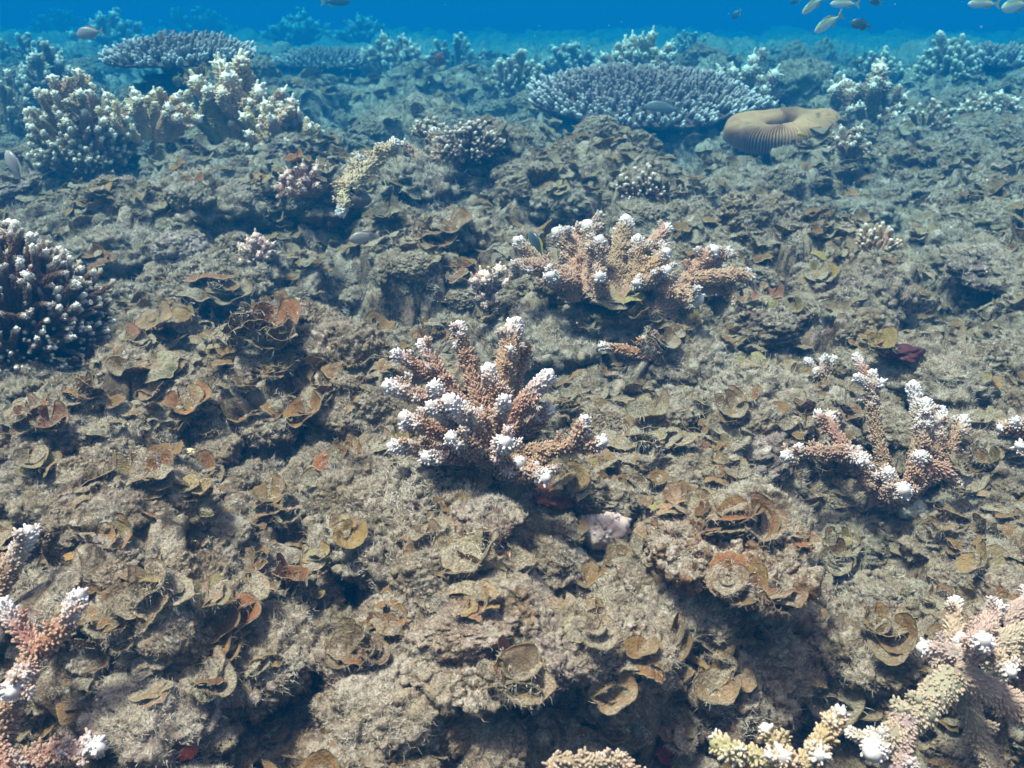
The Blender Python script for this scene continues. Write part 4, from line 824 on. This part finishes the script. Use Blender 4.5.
def build_turf():
    """fuzzy filament mats: small tufts of fine filaments set all over the seabed"""
    rng = np.random.default_rng(11); var = []
    for k in range(5):
        n = 130; p = rng.normal(size=(n, 3)) * np.array([.55, .55, .10]); V, F = hairs(p, np.tile([0, 0, 1.0], (n, 1)), .35 + .75 * rng.random(n), .030, rng, up=.2, spread=.85)
        var.append(mesh_np('tuft', V, F, M_FUZZ, smooth=False))
    i = rng.integers(0, len(SV), 150000); P = SV[i]; N = SN[i]; m = fbm(P * 9, 2) + rng.normal(size=len(P)) * .15 > -.05
    m &= (P[:, 1] > .42) & (P[:, 1] < 7) & (np.abs(P[:, 0]) < P[:, 1] * .62 + .15) & (N[:, 2] > .1); P = P[m][:10500]; N = N[m][:10500]; k = len(P)
    s = rng.uniform(.005, .011, k) * (.55 + .5 * np.minimum(P[:, 1], 6)); rot = np.stack([-np.arcsin(np.clip(N[:, 1], -1, 1)) * .8, np.arcsin(np.clip(N[:, 0], -1, 1)) * .8, rng.uniform(0, .01, k)], -1)
    P = P + N * .001
    tag(scatter_gn('turf_algae', P, rot, np.stack([s, s, s * rng.uniform(.6, 1.2, k)], -1), rng.integers(0, 5, k), var, (.5, .5, .4)), 'short grey green turf algae and silt coating the seabed', 'turf algae')
build_turf()
# ------------------------------------------------------------------ fish
F1 = fish_material('striped_fish', (.10, .20, .22), (.55, .62, .62), (.80, .85, .86), (.45, .42, .12)); F2 = fish_material('dark_fish', (.03, .05, .07), (.05, .08, .10), (.10, .14, .15)); F3 = fish_material('pale_fish', (.26, .22, .21), (.36, .31, .30), (.42, .37, .36))
F4 = fish_material('grey_fish', (.12, .12, .13), (.2, .2, .2), (.3, .3, .3)); F5 = fish_material('yellow_fish', (.6, .35, .03), (.7, .4, .04), (.7, .5, .1))
gsch = 'fish swimming in the open water at upper right'
fish('silvery fish with yellow back stripe, lowest of the pale fish at upper right', 829, 23, 3.3, 36, 200, -28, F1, .30, group=gsch)
fish('silvery fish with dark back at the top edge, left of the school', 814, 5, 3.3, 32, 205, -30, F1, .28, group=gsch)
fish('pale horizontal fish at the top edge between two others', 845, 4, 3.6, 30, 180, 0, F1, .26, group=gsch)
fish('small dark fish below the school at upper right', 861, 25, 3.6, 22, 175, 12, F2, .45, (.1, .12, .1), group=gsch)
fish('small greenish fish at the top edge right of the school', 876, 2, 3.8, 16, 200, 10, F2, .5, (.3, .3, .1), group=gsch)
fish('pale slim fish at the top edge near the right corner', 984, 4, 3.2, 34, 185, 0, F1, .26, group=gsch)
fish('pale round fish cut by the upper right corner', 1016, 6, 3.2, 32, 190, -8, F1, .40, group=gsch)
fish('very faint small fish in the blue water above the table coral', 737, 14, 6.5, 12, 160, -50, F2, .5, group=gsch)
fish('tiny faint fish at the top edge above the table coral', 795, 2, 6.5, 12, 200, 0, F2, .4, group=gsch)
fish('faint dark fish at the top edge left of centre', 335, 2, 5.5, 30, 0, 0, F2, .3)
fish('faint pinkish fish over the far left slope', 90, 33, 3.4, 28, 180, -8, F3, .42, (.5, .4, .35))
fish('pale fish nosing up in the shade below the upper left thicket', 15, 168, 2.2, 38, 150, 60, F3, .46, (.5, .42, .38))
fish('pale lilac fish resting at the mouth of the cave left of centre', 366, 238, (hit_px(366, 244)[0] - Vector((0, 0, H))).dot(FW) * .99, 34, 195, -2, F3, .36, (.5, .40, .40))
fish('dark green fish with yellow tail hiding in the second branching coral', 537, 246, gdepth(560, 300) * 1.0, 34, 130, 48, F2, .42, (.5, .4, .05))
fish('grey fish gliding over the big table coral', 664, 108, 3.9, 38, 172, 6, F4, .30, (.2, .2, .2))
fish('dark fish with yellow edge in front of the upper left thicket', 178, 80, 2.9, 14, 190, -70, F2, .6, (.5, .42, .05))
fish('tiny yellow fish beside the opening of the brain coral', 803, 135, 3.45, 13, 175, 12, F5, .34, (.7, .45, .05))
fish('small red fish among the far corals left of centre', 440, 56, 5.0, 9, 180, 0, fish_material('red_fish', (.5, .04, .05), (.6, .06, .06), (.6, .2, .1)), .5, (.5, .05, .05))
def specks():
    rng = np.random.default_rng(5); G = Geo(); V, F = ICO2
    for i in range(420):
        d = rng.uniform(.45, 4.5); p = at(rng.uniform(-60, 1084), rng.uniform(-40, 700), d); s = rng.uniform(.0003, .0007) * (.6 + .5 * d)
        if p.z > .02: G.add(V[:42] * s * rng.uniform(.5, 1.2, 3) + np.array(p[:]), F)
    o = link('drifting_specks', G.mesh('drifting_specks', M_PLAIN), None, None, (.75, .75, .70)); o['kind'] = 'stuff'; tag(o, 'tiny pale specks drifting in the water', 'particles')
specks()
# ------------------------------------------------------------------ the water as haze
def haze():
    m = bpy.data.materials.new('water_haze'); m.use_nodes = True; nt = m.node_tree; nt.nodes.clear()
    o = nt.nodes.new('ShaderNodeOutputMaterial'); v = nt.nodes.new('ShaderNodeVolumePrincipled')
    v.inputs['Color'].default_value = (0.001, 0.064, 0.168, 1); v.inputs['Density'].default_value = HAZE_D; v.inputs['Anisotropy'].default_value = 0.0
    v.inputs['Absorption Color'].default_value = (0, 0.44, 0.593, 1)
    nt.links.new(v.outputs[0], o.inputs['Volume'])
    V = np.array([(x, y, z) for x in (-60, 60) for y in (-4, 75) for z in (-12.0, 1.0)]); F = [(0, 1, 3), (0, 3, 2), (4, 6, 7), (4, 7, 5), (0, 4, 5), (0, 5, 1), (2, 3, 7), (2, 7, 6), (0, 2, 6), (0, 6, 4), (1, 5, 7), (1, 7, 3)]
    h = link('haze', mesh_np('haze', V, F, m, smooth=False)); h['kind'] = 'stuff'; tag(h, 'blue sea water that veils the farther reef', 'water')
HAZE_D = 0.28
haze()
